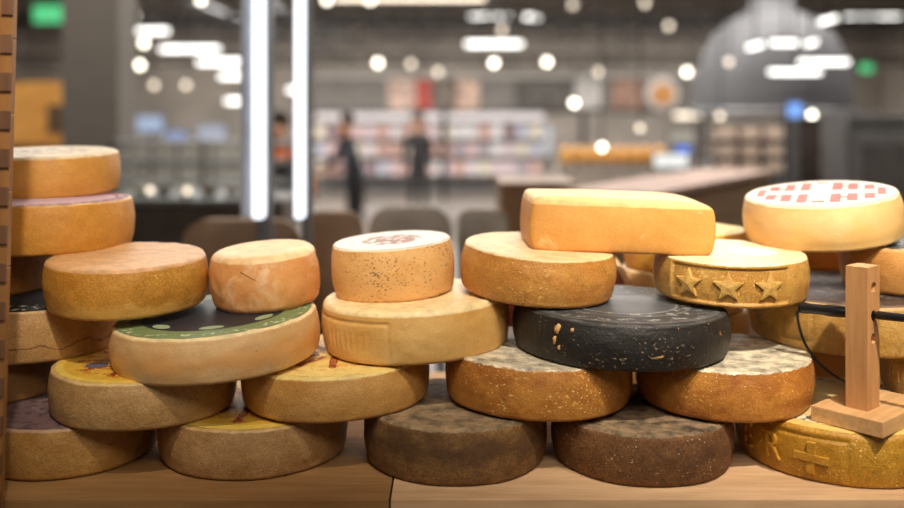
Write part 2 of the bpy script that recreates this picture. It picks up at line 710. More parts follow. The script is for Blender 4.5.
# ---- column A (far left)
w = wheel('ochre cheese wheel with a violet-grey label at the bottom left corner of the shelf', -0.6856, 1.6985, 0.1532, 1.0000, 0.084,
          rind('rind_a1', (172, 120, 56), (196, 150, 84), 0.084, (176, 140, 110), seed=1, blotch=14))
disc_label(w, 0.142, paper('violet_grey_paper', [(0, (140, 112, 108)), (0.06, (122, 96, 96))], (88, 68, 72), 0.5, 40, None, 2))
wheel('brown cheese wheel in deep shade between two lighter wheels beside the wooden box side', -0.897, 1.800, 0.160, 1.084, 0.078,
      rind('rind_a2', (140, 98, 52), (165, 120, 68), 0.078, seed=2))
w = wheel('tan cheese wheel with a cracked rind and black label, left of the green-labelled wheel', -0.7978, 1.8107, 0.1653, 1.1620, 0.094,
          rind('rind_a3', (190, 142, 82), (212, 168, 110), 0.094, (214, 180, 130), seed=3, crack=True))
disc_label(w, 0.157, paper('black_label_paper', [(0, (30, 30, 34)), (0.13, (40, 40, 42))], (205, 200, 190), 0.18, 90, (0.10, 0.15), 3), 'black paper label with broken white print')
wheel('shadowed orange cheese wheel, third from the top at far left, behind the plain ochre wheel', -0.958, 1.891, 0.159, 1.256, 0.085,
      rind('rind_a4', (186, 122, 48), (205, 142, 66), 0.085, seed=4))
w = wheel('orange cheese wheel with a purple paper label, second from the top at far left', -0.794, 1.867, 0.162, 1.3425, 0.093,
          rind('rind_a5', (206, 138, 46), (226, 162, 70), 0.093, (232, 190, 120), edge=0.003, bumpy=0.32, seed=5, grain_str=0.25, weave=0.3))
disc_label(w, 0.153, paper('purple_label_paper', [(0, (214, 180, 190)), (0.125, (150, 84, 104)), (0.149, (205, 170, 175))], (238, 225, 222), 0.25, 70, (0.126, 0.147), 5), 'purple paper label with white marks')
w = wheel('orange cheese wheel with cream printed top, topmost of the far left stack', -0.845, 1.990, 0.1440, 1.4405, 0.083,
          rind('rind_a6', (212, 146, 58), (228, 166, 82), 0.083, (240, 214, 170), edge=0.005, bumpy=0.32, seed=6, grain_str=0.2, weave=0.25), rt=0.008, tilt=3.0)
disc_label(w, 0.131, paper('cream_label_paper', [(0, (228, 208, 176)), (0.104, (168, 128, 104)), (0.106, (236, 214, 180)), (0.122, (176, 132, 104)), (0.124, (238, 216, 184))],
                           (120, 92, 80), 0.5, 50, (0.02, 0.085), 6), 'cream paper label with brown print')

# ---- column B
w = wheel('dull tan cheese wheel with yellow label, second from left on the shelf', -0.3576, 1.7151, 0.1673, 1.0000, 0.083,
          rind('rind_b1', (168, 124, 74), (196, 154, 104), 0.083, (205, 165, 105), seed=7, blotch=16, pale=(206, 172, 128), pale_amt=0.2))
lb = disc_label(w, 0.155, yellow_paper, 'yellow paper label')
angs = [R_(-2 + 36 * a) for a in range(10)]
spokes(lb, ['SWITZERLAND'] * 10, 0.019, 0.046, angs, ink_red, sx=0.62)
w = wheel('tan cheese wheel with yellow and red label, second row, below the cracked wheel', -0.5475, 1.6939, 0.1604, 1.0845, 0.0785,
          rind('rind_b2', (186, 140, 82), (210, 168, 112), 0.0785, (216, 180, 120), seed=8, blotch=15, pale=(214, 180, 134), pale_amt=0.2))
lb = disc_label(w, 0.148, yellow_paper, 'yellow paper label')
spokes(lb, ['SWITZERLAND'] * 10, 0.019, 0.040, [R_(-12 + 36 * a) for a in range(10)], ink_red, sx=0.58)
bl = lathe(bmesh.new(), [(0, 0), (0.019, 0), (0.019, 0.0006), (0, 0.0006)], 30)
link('emblem', bl, plain('blue_grey_ink', (96, 92, 104), 0.6), lb, False, (-0.0705, -0.040, 0.0008))
w = wheel('large pale cheese wheel with green and black label, leaning up to the right', -0.4181, 1.7010, 0.1837, 1.1680, 0.077,
          rind('rind_b3', (214, 164, 104), (232, 192, 138), 0.077, (240, 212, 160), edge=0.004, bumpy=0.32, seed=9, grain_str=0.12, blotch=9, speck=(150, 110, 70), speck_amt=-0.6, speck_scale=200, stain=(222, 160, 90), stain_z=0.45),
          roll=3.2, tilt=1.6, bulge=0.008, rt=0.008, lump=0.0035)
lb = disc_label(w, 0.170, paper('green_black_paper', [(0, (40, 38, 44)), (0.126, (122, 138, 88))], (206, 212, 182), 0.18, 70, (0.145, 0.165), 9), 'green ringed black paper label')
m_oval = plain('pale_green_ink', (156, 172, 130), 0.6)
for k in range(7):
    a = R_(-150 + 51.4 * k + 6)
    bm = bmesh.new()
    Mx = Matrix.Translation((math.sin(a) * 0.110, -math.cos(a) * 0.110, 0.0008)) @ Matrix.Rotation(a, 4, 'Z') @ Matrix.Diagonal((0.021, 0.011, 1, 1))
    bmesh.ops.create_circle(bm, cap_ends=True, segments=24, radius=1, matrix=Mx)
    link('oval_print', bm, m_oval, lb, False)
wheel('plain ochre cheese wheel between the purple-labelled wheel and the small round one', -0.5920, 1.7363, 0.1433, 1.2575, 0.087,
      rind('rind_b4', (204, 136, 44), (226, 164, 68), 0.087, (214, 162, 108), edge=0.006, ragged=0.002, seed=10, foot=(214, 164, 84), speck=(236, 196, 110), speck_amt=-0.2), tilt=2.8, rt=0.009, bulge=0.007)
w5 = wheel('small smooth orange cheese wheel with a whitish scratched patch, standing on the green label', -0.3419, 1.7653, 0.1004, 1.2505, 0.104,
      rind('rind_b5', (216, 146, 82), (232, 168, 104), 0.096, (246, 202, 148), edge=0.004, ragged=0.003, bumpy=0.32, seed=11.4, grain_str=0.08, blotch=8, pale=(240, 206, 164), pale_amt=0.8, grain=200),
      roll=3.6, tilt=3.0, bulge=0.010, rt=0.018, rb=0.018, lump=0.004)

# ---- column C
m_scr = plain('scratch_brown', (150, 92, 52), 0.7)


def scratch(w, pts, rad, mat, name):
    return link(name, tube(bmesh.new(), smooth_curve([on_side(w, a, z, 0.0006) for a, z in pts], 4), rad, 6), mat, w['o'])


scratch(w5, [(-0.25, 0.080), (0.0, 0.066), (0.28, 0.048), (0.45, 0.044)], 0.0007, m_scr, 'scratch')
scratch(w5, [(-0.05, 0.060), (0.2, 0.046), (0.5, 0.036)], 0.0005, m_scr, 'scratch')
scratch(w5, [(0.1, 0.084), (0.3, 0.070), (0.52, 0.062)], 0.0005, m_scr, 'scratch')

wheel('dark grey-brown dusty cheese wheel on the shelf, left of the chocolate-brown one', 0.0060, 1.6835, 0.1612, 1.0000, 0.093,
      rind('rind_c1', (118, 80, 40), (166, 124, 70), 0.093, (156, 130, 96), edge=0.005, seed=12, grain_str=0.6, rough=0.8, grain=300, stain=(74, 46, 24), stain_z=0.6, topvar=0.3),
      rt=0.011, lump=0.003)
w = wheel('golden cheese wheel with yellow and red label, second row, under the two pale wheels', -0.2107, 1.7276, 0.1700, 1.0905, 0.076,
          rind('rind_c2', (196, 138, 66), (216, 166, 96), 0.076, (238, 208, 130), edge=0.005, seed=13, grain_str=0.22),
          roll=1.4, rt=0.009)
lb = disc_label(w, 0.155, paper('pale_yellow_paper', [(0, (236, 200, 110)), (0.1, (244, 214, 130))], (222, 168, 80), 0.35, 45, (0.02, 0.13), 13), 'yellow paper label')
spokes(lb, ['SWITZERLAND'] * 10, 0.019, 0.030, [R_(4 + 36 * a) for a in range(10)], ink_red, sx=0.58)

RC3 = 0.174
ln = rect_line(-1.35, -0.235, -0.02, 0.071, 0.004, 0.0022, RC3)


def c3_relief(th, z):
    d = ln(th, z)
    if -1.05 < th < -0.42 and 0.018 < z < 0.060:
        d -= 0.0013 * max(0, math.sin(th * RC3 / 0.0135 * 2 * PI)) * ss(0.018, 0.026, z) * (1 - ss(0.050, 0.060, z))
    return d


wheel('pale yellow cheese wheel with a pressed rectangle outline at left, under the speckled wheel', -0.066, 1.773, RC3, 1.175, 0.092,
      rind('rind_c3', (214, 160, 84), (232, 188, 118), 0.092, (246, 216, 160), edge=0.010, ragged=0.0015, bumpy=0.32, seed=14, grain_str=0.12, grain=300),
      roll=2.4, relief=c3_relief, seg=320, nz=34, rt=0.012, lump=0.002)
w = wheel('speckled cream cheese wheel with white label and brown print on the pale yellow wheel', -0.108, 1.799, 0.117, 1.2665, 0.097,
          rind('rind_c4', (222, 166, 98), (234, 184, 120), 0.097, (238, 222, 198), edge=0.003, ragged=0.001, bumpy=0.32, seed=15, grain_str=0.12, speck=(120, 78, 50), speck_amt=0.42, speck_scale=190),
          roll=3.8, tilt=1.5, bulge=0.007, rt=0.005)
disc_label(w, 0.108, paper('white_label_paper', [(0, (222, 215, 205))], (140, 88, 72), 1.1, 48, (0.0, 0.056), 15), 'white paper label with brown print', name='label')

# ---- column D
wheel('dark chocolate-brown cheese wheel on the shelf, left of the embossed cross wheel', 0.3347, 1.6783, 0.1584, 1.0000, 0.084,
      rind('rind_d1', (100, 62, 28), (142, 96, 50), 0.084, (150, 124, 94), edge=0.004, seed=16, grain_str=0.6, rough=0.8, grain=260, speck=(190, 160, 120), speck_amt=-0.1, speck_scale=160, topvar=0.35),
      rt=0.010, lump=0.004)
wheel('rusty orange cheese wheel with white mouldy top, left of its twin under the black wheel', 0.1553, 1.7209, 0.1681, 1.0945, 0.0865,
      rind('rind_d2', (160, 92, 34), (216, 150, 66), 0.0865, (222, 208, 180), edge=0.003, ragged=0.006, seed=17, grain_str=0.3, speck=(236, 196, 120), speck_amt=0.1, speck_scale=170, topvar=0.3, blotch=13),
      roll=-1.2, rt=0.006, lump=0.003)
w = w3 = wheel('black waxed cheese wheel with flaking coat, under the loaf-shaped block', 0.3036, 1.7340, 0.1944, 1.1795, 0.078,
          rind('rind_d3', (26, 23, 22), (42, 38, 35), 0.078, (78, 76, 74), edge=0.003, ragged=0.001, seed=23, grain_str=0.3, rough=0.5, flakes=(206, 160, 100), grain=200, speck=(150, 130, 108), speck_amt=-0.1, speck_scale=150, topvar=0.3),
          roll=-1.2, rt=0.008, bulge=0.008, lump=0.003)
disc_label(w, 0.180, paper('grey_black_paper', [(0, (74, 76, 78)), (0.10, (128, 130, 128)), (0.104, (62, 63, 65)), (0.122, (112, 114, 112)), (0.127, (60, 62, 64)), (0.165, (84, 86, 86))],
                           (150, 150, 146), 0.2, 48, (0.10, 0.176), 18, 0.5), 'scuffed grey film on the top')
wheel('golden-brown grainy cheese wheel tilted to the right, under the left end of the block', 0.1574, 1.7751, 0.1455, 1.2725, 0.085,
      rind('rind_d4', (192, 122, 46), (222, 160, 80), 0.085, (240, 202, 150), edge=0.004, ragged=0.003, seed=19, grain_str=0.3, speck=(232, 192, 116), speck_amt=0.15, speck_scale=190, blotch=12, pale=(150, 100, 40), pale_amt=0.1),
      roll=-3.7, tilt=2.8, bulge=0.008, rt=0.006)

# bare flaked spots where the black coat has come off
m_bare = rind('bare_rind', (196, 144, 84), (222, 176, 116), 0.078, None, seed=60, grain_str=0.3)
for (a0, z0, ru, rv, k) in ((-0.73, 0.060, 0.008, 0.010, 1), (-0.745, 0.042, 0.004, 0.009, 2), (-0.58, 0.062, 0.004, 0.004, 3), (-0.70, 0.030, 0.003, 0.005, 4)):
    bm = bmesh.new()
    c_ = bm.verts.new(on_side(w3, a0, z0, 0.0036))
    ring = []
    for i in range(18):
        t_ = 2 * PI * i / 18
        q_ = 0.75 + 0.5 * noise.noise(Vector((math.cos(t_) * 1.5, math.sin(t_) * 1.5, k * 3.3)))
        ring.append(bm.verts.new(on_side(w3, a0 + math.cos(t_) * ru * q_ / w3['R'], z0 + math.sin(t_) * rv * q_, 0.0032)))
    low = [bm.verts.new(on_side(w3, math.atan2(v.co.x, -v.co.y), v.co.z, -0.004)) for v in ring]
    for i in range(18):
        bm.faces.new((c_, ring[i], ring[(i + 1) % 18]))
        bm.faces.new((ring[i], low[i], low[(i + 1) % 18], ring[(i + 1) % 18]))
    link('bare_patch', bm, m_bare, w3['o'])

# ---- loaf-shaped block
bm = bmesh.new()
LX, LY, LZ = 0.340, 0.158, 0.102
box(bm, (0, 0, LZ / 2), (LX, LY, LZ), 0.0)
bmesh.ops.subdivide_edges(bm, edges=bm.edges[:], cuts=14, use_grid_fill=True)
for v in bm.verts:
    x, y, z = v.co.x / (LX / 2), v.co.y / (LY / 2), (v.co.z - LZ / 2) / (LZ / 2)
    # rounded box by pulling the corners in
    p = 7.0
    k = (abs(x) ** p + abs(y) ** p + abs(z) ** p) ** (1 / p)
    m = max(abs(x), abs(y), abs(z))
    s = m / k if k > 0 else 1
    s = 1 - (1 - s) * 0.34
    xs, ys, zs = x * s, y * s, z * s
    co = Vector((xs * LX / 2, ys * LY / 2, zs * LZ / 2))
    co.x += (0.004 * (1 - z * z) if x > 0 else -0.004 * (1 - z * z)) * (abs(x) ** 6)
    co.y += 0.003 * (1 - z * z) * (1 if y > 0 else -1) * abs(y) ** 6
    nn = noise.noise(co * 14) * 0.0022
    co += co.normalized() * nn
    co.z += LZ / 2
    if x > 0 and z > 0:
        co.z -= 0.010 * x ** 6
    v.co = co
blk = link('cheese_block', bm, rind('rind_block', (214, 146, 66), (230, 168, 90), 0.090, (246, 200, 130), edge=0.004, ragged=0.001, bumpy=0.32, seed=21, grain_str=0.16, pale=(240, 196, 136), pale_amt=-0.1, blotch=7))
blk.location = (0.307, 1.804, 1.3485)
blk.rotation_euler = (R_(1.5), R_(2.2), R_(2.5))
blk.modifiers.new('sub', 'SUBSURF').render_levels = 1
tag(blk, 'loaf-shaped orange cheese block lying across the grainy wheel and the starred wheel', 'cheese')

# ---- column E
RE1 = 0.182
l1 = rect_line(-1.75, -0.338, -0.02, 0.072, 0.0035, 0.0030, RE1)
w = wheel('yellow cheese wheel with embossed cross, bottom right, under the wooden stand', 0.695, 1.695, RE1, 1.0, 0.088,
          rind('rind_e1', (184, 128, 22), (208, 154, 48), 0.088, (226, 190, 110), edge=0.002, ragged=0.001, seed=22, grain_str=0.4, speck=(236, 206, 130), speck_amt=0.1, speck_scale=230),
          relief=l1, seg=320, nz=34, rt=0.014, lump=0.0018)
m_e1 = rind('rind_e1_relief', (198, 142, 36), (214, 162, 60), 0.088, None, seed=22, grain_str=0.4)
bar_relief(w, [(0, 0, 0.057, 0.013)], m_e1, 'cross_bar_relief', 0.003, R_(-3), (-0.647, 0.040))
bar_relief(w, [(0, 0, 0.013, 0.056)], m_e1, 'cross_post_relief', 0.0036, R_(-2), (-0.647, 0.040))
letter_relief(w, 'R', 0.062, -1.02, 0.042, m_e1, 0.0050, 0.80)
letter_relief(w, 'E', 0.060, -1.36, 0.042, m_e1, 0.0042, 0.80)
lb = disc_label(w, 0.150, paper('worn_cream_paper', [(0, (214, 190, 130)), (0.125, (222, 214, 180)), (0.149, (230, 196, 120))], (70, 84, 72), 0.5, 75, (0.125, 0.148), 22), 'pale paper label with dark green print')
wheel('rusty orange cheese wheel with white mouldy top, right one under the black wheel', 0.4905, 1.7219, 0.1559, 1.0885, 0.085,
      rind('rind_e2', (158, 86, 28), (214, 146, 62), 0.085, (226, 212, 184), edge=0.004, ragged=0.006, seed=23.5, grain_str=0.3, speck=(236, 190, 110), speck_amt=0.0, speck_scale=170, topvar=0.3, blotch=13),
      rt=0.006, lump=0.003)
RF = 0.146


def f_relief(th, z):
    d = 0
    if 0.015 < z < 0.055 and th > -1.4:
        d = -0.003 * ss(0.2, 0.9, math.sin(th * RF / 0.016 * 2 * PI + z * 60)) * ss(0.015, 0.022, z) * (1 - ss(0.046, 0.055, z))
    return d + rect_line(-1.5, 1.5, -0.02, 0.061, 0.003, 0.0016, RF)(th, z)


wheel('pale cheese wheel with pressed stripes, half out of the picture right of the wooden stand', 0.954, 1.762, RF, 1.088, 0.079,
      rind('rind_f', (204, 160, 92), (228, 190, 124), 0.079, (232, 202, 146), edge=0.006, ragged=0.001, seed=24, grain_str=0.2),
      relief=f_relief, seg=300, nz=30, rt=0.010)
RE4 = 0.184
l4 = rect_line(-1.05, -0.72, 0.02, 0.085, 0.004, 0.002, RE4)
w = wheel('wide yellow-brown cheese wheel with dark label, behind the black rod of the stand', 0.768, 1.844, RE4, 1.1745, 0.090,
          rind('rind_e4', (188, 138, 62), (212, 168, 92), 0.090, (196, 160, 110), edge=0.004, seed=25, grain_str=0.35, pale=(226, 186, 110), pale_amt=0.3),
          relief=l4, seg=260, nz=28, tilt=1.2)
disc_label(w, 0.172, paper('dark_brown_paper', [(0, (58, 46, 44)), (0.13, (72, 56, 50)), (0.16, (120, 100, 86))], (110, 96, 88), 0.3, 40, None, 25), 'dark paper label')
RE3 = 0.141
h3 = 0.077
rec = rect_recess(-1.10, 0.518, 0.008, 0.069, 0.0022, 0.0045, RE3)
w = wheel('golden cheese wheel with three embossed stars, under the right end of the block', 0.522, 1.786, RE3, 1.267, h3,
          rind('rind_e3', (188, 132, 48), (218, 170, 92), h3, (246, 224, 178), edge=0.003, ragged=0.003, seed=26, grain_str=0.42, speck=(232, 198, 128), speck_amt=0.1, speck_scale=220),
          relief=rec, tilt=2.2, seg=340, nz=40, rt=0.005, rb=0.008, lump=0.0015)
m_star = rind('rind_star', (196, 150, 72), (222, 180, 104), h3, None, seed=26, grain_str=0.3)
for th in (-0.826, -0.305, 0.212):
    star_relief(w, th, 0.038, 0.0285, m_star)
disc_label(w, 0.045, paper('pale_blue_stamp', [(0, (216, 214, 226))], (176, 176, 206), 0.6, 60, None, 26), 'pale blue stamp', name='stamp').location = (0.04, -0.005, h3 + 0.0001)
w = wheel('orange cheese wheel with a slate label behind the top of the wooden post', 0.920, 1.860, 0.149, 1.2675, 0.086,
          rind('rind_e5', (206, 138, 66), (226, 166, 94), 0.086, (224, 180, 120), edge=0.004, seed=27, grain_str=0.15), roll=1.5, rt=0.008)
disc_label(w, 0.138, paper('slate_paper', [(0, (64, 66, 70)), (0.132, (96, 98, 100))], (150, 150, 150), 0.3, 40, None, 27), 'slate grey paper label')
w = wheel('pale cream cheese wheel with bold red print on top, topmost at far right', 0.741, 1.896, 0.1515, 1.3570, 0.089,
          rind('rind_e6', (234, 186, 116), (246, 212, 152), 0.089, (250, 230, 190), edge=0.006, ragged=0.001, bumpy=0.32, seed=28, grain_str=0.08, blotch=6, stain=(240, 190, 110), stain_z=0.3),
          roll=5.4, tilt=4.0, bulge=0.009, rt=0.007)
lb = disc_label(w, 0.138, paper('white_red_paper', [(0, (248, 240, 228))], None), 'white paper label')
bm = bmesh.new()
ang = R_(-24)


def printed(quads):
    for q in quads:
        vs = []
        for xx, yy in q:
            X, Y_ = xx * math.cos(ang) - yy * math.sin(ang), xx * math.sin(ang) + yy * math.cos(ang)
            L_ = math.hypot(X, Y_)
            if L_ > 0.126:
                X, Y_ = X * 0.126 / L_, Y_ * 0.126 / L_
            vs.append(bm.verts.new((X, Y_, 0.0012)))
        bm.faces.new(vs)


def rq(x0, y0, x1, y1):
    return [(x0, y0), (x1, y0), (x1, y1), (x0, y1)]


# broad block strokes, with a plain cross left free in the middle
for sgn in (-1, 1):
    for k, u in enumerate((0.030, 0.060, 0.090)):
        top_ = (0.112, 0.098, 0.076)[k]
        printed([rq(sgn * u - 0.0095, 0.020, sgn * u + 0.0095, top_), rq(sgn * u - 0.0095, -top_, sgn * u + 0.0095, -0.020)])
    printed([rq(0.030, sgn * 0.060 - 0.008, 0.060, sgn * 0.060 + 0.008), rq(-0.090, sgn * 0.040 - 0.008, -0.060, sgn * 0.040 + 0.008)])
    printed([rq(sgn * 0.112 - 0.008, -0.040, sgn * 0.112 + 0.008, 0.040), rq(-0.012, sgn * 0.104 - 0.010, 0.012, sgn * 0.104 + 0.010)])
link('red_print', bm, plain('soft_red_ink', (222, 104, 96), 0.6), lb, False)

# ---- second row of wheels behind, seen through the gaps
zz = 1.0
for k, (nm, c1, c2, tp) in enumerate((('cream cheese wheel at the foot of the back stack behind the rusty orange wheel', (214, 176, 120), (230, 198, 146), None),
                                      ('cream cheese wheel second from the shelf in the stack behind the starred wheel', (220, 182, 124), (236, 204, 150), None),
                                      ('cream cheese wheel seen in the gap between black wheel and starred wheel', (226, 188, 130), (240, 210, 156), None),
                                      ('yellow-orange cheese wheel behind the block and the starred wheel', (206, 142, 52), (226, 172, 76), (238, 204, 110)))):
    wheel(nm, 0.515 + 0.006 * (k % 2), 2.125, 0.138, zz, 0.0865 - 0.0002, rind('rind_back_%d' % k, c1, c2, 0.0865, tp, seed=30 + k, grain_str=0.15), seg=64, nz=8)
    zz += 0.0872
zz = 1.0
for k, (nm, c1, c2) in enumerate((('tan cheese wheel at the foot of the back stack at far right', (190, 144, 84), (206, 162, 100)),
                                  ('tan cheese wheel second from the shelf in the back stack at far right', (190, 144, 84), (206, 162, 100)),
                                  ('tan cheese wheel hidden behind the wide yellow-brown wheel with dark label', (190, 144, 84), (206, 162, 100)),
                                  ('light orange cheese wheel seen under the red-printed wheel', (216, 152, 82), (230, 172, 104)))):
    wheel(nm, 0.850, 2.175, 0.125, zz, 0.0865, rind('rind_far_%d' % k, c1, c2, 0.0865, None, seed=40 + k, grain_str=0.15), seg=64, nz=8)
    zz += 0.0872
# wheel leaning on edge with a red face
w = dict(R=0.168, h=0.065, bulge=0.005, rt=0.007, rb=0.007, lump=0.002, seed=77.0)
o = link('round_cheese', wheel_mesh(w), rind('rind_leaning', (226, 180, 124), (238, 200, 146), 0.065, (236, 206, 160), seed=50, grain_str=0.15))
w['o'] = o
o.rotation_euler = (R_(62), 0, 0)
o.location = (0.225, 2.065, 1.172)
tag(o, 'cheese wheel with dark red face leaning on edge behind the black wheel', 'cheese', GROUP)
disc_label(w, 0.150, paper('dark_red_paper', [(0, (150, 66, 54)), (0.12, (164, 80, 66))], (120, 60, 50), 0.4, 30, None, 50), 'dark red paper face')

# ------------------------------------------------------------------ wooden stand with black rod and cable
ca, sa = math.cos(R_(41)), math.sin(R_(41))
st = empty('wooden_stand', (0.679, 1.497, 1.0895), R_(41))
tag(st, 'wooden stand with upright drilled post on a square foot, resting on the embossed yellow wheel', 'stand')
m_stand = wood('stand_beech', (182, 126, 78), (212, 160, 106), 12, 'Z', 0.5)
m_base = wood('stand_base_beech', (196, 148, 96), (226, 182, 130), 12, 'X', 0.5)
link('base', boxm((0.090, 0.0605, 0.0128), (0.180, 0.121, 0.0256), 0.0015), m_base, st, False)
# post: block with three real holes drilled along local Y
PX0, PY0, PW, PD, PH = 0.057, 0.060, 0.043, 0.037, 0.235


def drilled_post():
    bm = bmesh.new()
    xs = (PX0 - PW / 2, PX0 + PW / 2)
    ys = (PY0 - PD / 2, PY0 + PD / 2)
    hz = {1: 0.1420, 2: 0.1800, 3: 0.2265}
    bounds = [0.0258, 0.120, 0.161, 0.202, 0.248, 0.0256 + PH]
    cx = PX0
    n = 20
    hr = 0.0086
    corner = {}

    def V(x, y, z):
        k = (round(x, 5), round(y, 5), round(z, 5))
        if k not in corner:
            corner[k] = bm.verts.new((x, y, z))
        return corner[k]
    for i in range(len(bounds) - 1):
        z0, z1 = bounds[i], bounds[i + 1]
        bm.faces.new((V(xs[0], ys[0], z0), V(xs[0], ys[1], z0), V(xs[0], ys[1], z1), V(xs[0], ys[0], z1)))
        bm.faces.new((V(xs[1], ys[0], z0), V(xs[1], ys[1], z0), V(xs[1], ys[1], z1), V(xs[1], ys[0], z1)))
        if i in hz:
            rings = []
            for y in ys:
                sq = [(xs[1], z0), (xs[1], z1), (xs[0], z1), (xs[0], z0)]
                ring = [bm.verts.new((cx + hr * math.cos(2 * PI * k / n - PI / 4), y, hz[i] + hr * math.sin(2 * PI * k / n - PI / 4))) for k in range(n)]
                rings.append(ring)
                q = n // 4
                for s in range(4):
                    a = V(sq[s][0], y, sq[s][1])
                    b = V(sq[(s + 1) % 4][0], y, sq[(s + 1) % 4][1])
                    seq = [ring[(s * q + k) % n] for k in range(q + 1)]
                    bm.faces.new((a, *seq, b))
            for k in range(n):
                bm.faces.new((rings[0][k], rings[0][(k + 1) % n], rings[1][(k + 1) % n], rings[1][k]))
        else:
            for y in ys:
                bm.faces.new((V(xs[0], y, z0), V(xs[1], y, z0), V(xs[1], y, z1), V(xs[0], y, z1)))
    for z in (bounds[0], bounds[-1]):
        bm.faces.new((V(xs[0], ys[0], z), V(xs[1], ys[0], z), V(xs[1], ys[1], z), V(xs[0], ys[1], z)))
    return bm


link('post', drilled_post(), m_stand, st, False)
m_black = plain('black_rubber', (24, 24, 26), 0.35)
rod = empty('black_rod', (0, 0, 0))
tag(rod, 'black rod with a thicker sleeve stuck through the middle hole of the wooden post', 'rod')
# the rod runs along the hole direction
hc = Vector((0.679, 1.497, 0)) + Vector((ca * PX0 - sa * PY0, sa * PX0 + ca * PY0, 0)) + Vector((0, 0, 1.0895 + 0.1800))
vd = Vector((-sa, ca, -0.06))
p = lambda t: hc + vd * t + Vector((0, 0, 0.0))
rod.location = hc
q = lambda t: vd * t
link('shaft', tube(bmesh.new(), [q(-0.14), q(0.03)], 0.0056, 16), m_black, rod)
link('sleeve', tube(bmesh.new(), [q(-0.139), q(-0.138), q(-0.05), q(-0.026), q(-0.0255)], [0.005, 0.0070, 0.0070, 0.0069, 0.0060], 18), m_black, rod)
link('sleeve', tube(bmesh.new(), [q(0.022), q(0.024), q(0.06), q(0.070), q(0.092), q(0.104), q(0.110), q(0.112)], [0.007, 0.0095, 0.0100, 0.0086, 0.0088, 0.0102, 0.0092, 0.004], 18), m_black, rod)
e1 = p(0.108)
cable = tube(bmesh.new(), smooth_curve([e1 + Vector((0.0, 0, -0.004)), e1 + Vector((-0.008, 0.0, -0.010)), at(799.5, 328, 1.675), at(806, 346, 1.672), at(818, 362, 1.672),
                                        at(832, 374, 1.675), at(850, 384, 1.685), at(872, 392, 1.697), at(890, 397, 1.690), at(906, 401, 1.655), at(925, 408, 1.60)], 8), 0.0026, 10)
tag(link('black_cable', cable, m_black), 'thin black cable looping down from the rod end behind the wooden post', 'cable')

# ------------------------------------------------------------------ blurred shop behind
m_lamp = emit('lamp_white', (255, 252, 245), 3.6)
m_spotl = emit('spot_white', (255, 246, 226), 7.5)
m_spot2 = emit('spot_soft', (255, 236, 210), 2.4)
m_metal_d = plain('dark_metal', (48, 46, 46), 0.5, 0.3)
m_metal = plain('grey_metal', (120, 120, 122), 0.4, 0.4)
m_steel = plain('brushed_steel', (150, 150, 150), 0.35, 0.7)
m_grey = plain('grey_panel', (104, 100, 96), 0.7)
m_brownfab = plain('brown_upholstery', (150, 120, 94), 0.85)
m_greyfab = plain('grey_upholstery', (170, 158, 146), 0.85)
m_tanwood = wood('counter_wood', (126, 92, 62), (150, 114, 80), 5, 'X', 0.5)

# two vertical light tubes on a dark door frame
t = empty('light_tube_stand', (-0.565, 3.06, 0))
tag(t, 'dark upright frame carrying two tall white light tubes behind the cheese', 'lamp')
link('post', boxm((-0.055, 0.09, 1.2), (0.05, 0.06, 2.4), 0.004), m_metal, t, False)
link('post', boxm((0.085, 0.09, 1.2), (0.03, 0.06, 2.4), 0.004), m_grey, t, False)
link('foot', boxm((0.01, 0.09, 0.02), (0.5, 0.3, 0.04), 0.005), m_metal_d, t, False)
m_tube = emit('tube_glow', (240, 246, 255), 1.5)
for (px0, px1) in ((251, 264.5), (293, 305)):
    a, b = at(px0, 0, 3.0), at(px1, 0, 3.0)
    lt = link('light_tube', boxm(((a.x + b.x) / 2 + 0.565, -0.04, 1.79), (b.x - a.x - 0.004, 0.06, 1.04), 0.015, None, 3), m_tube, t, True)
    lt['label'] = 'bright white light tube'
m_glow = plain('blue_grey_glow', (176, 180, 190), 0.4)  # soft grey-blue glow beside the left tube, put into this strip's colour
link('glow_strip', boxm((-0.098, 0.0, 1.79), (0.026, 0.05, 1.04), 0.003), m_glow, t, False)


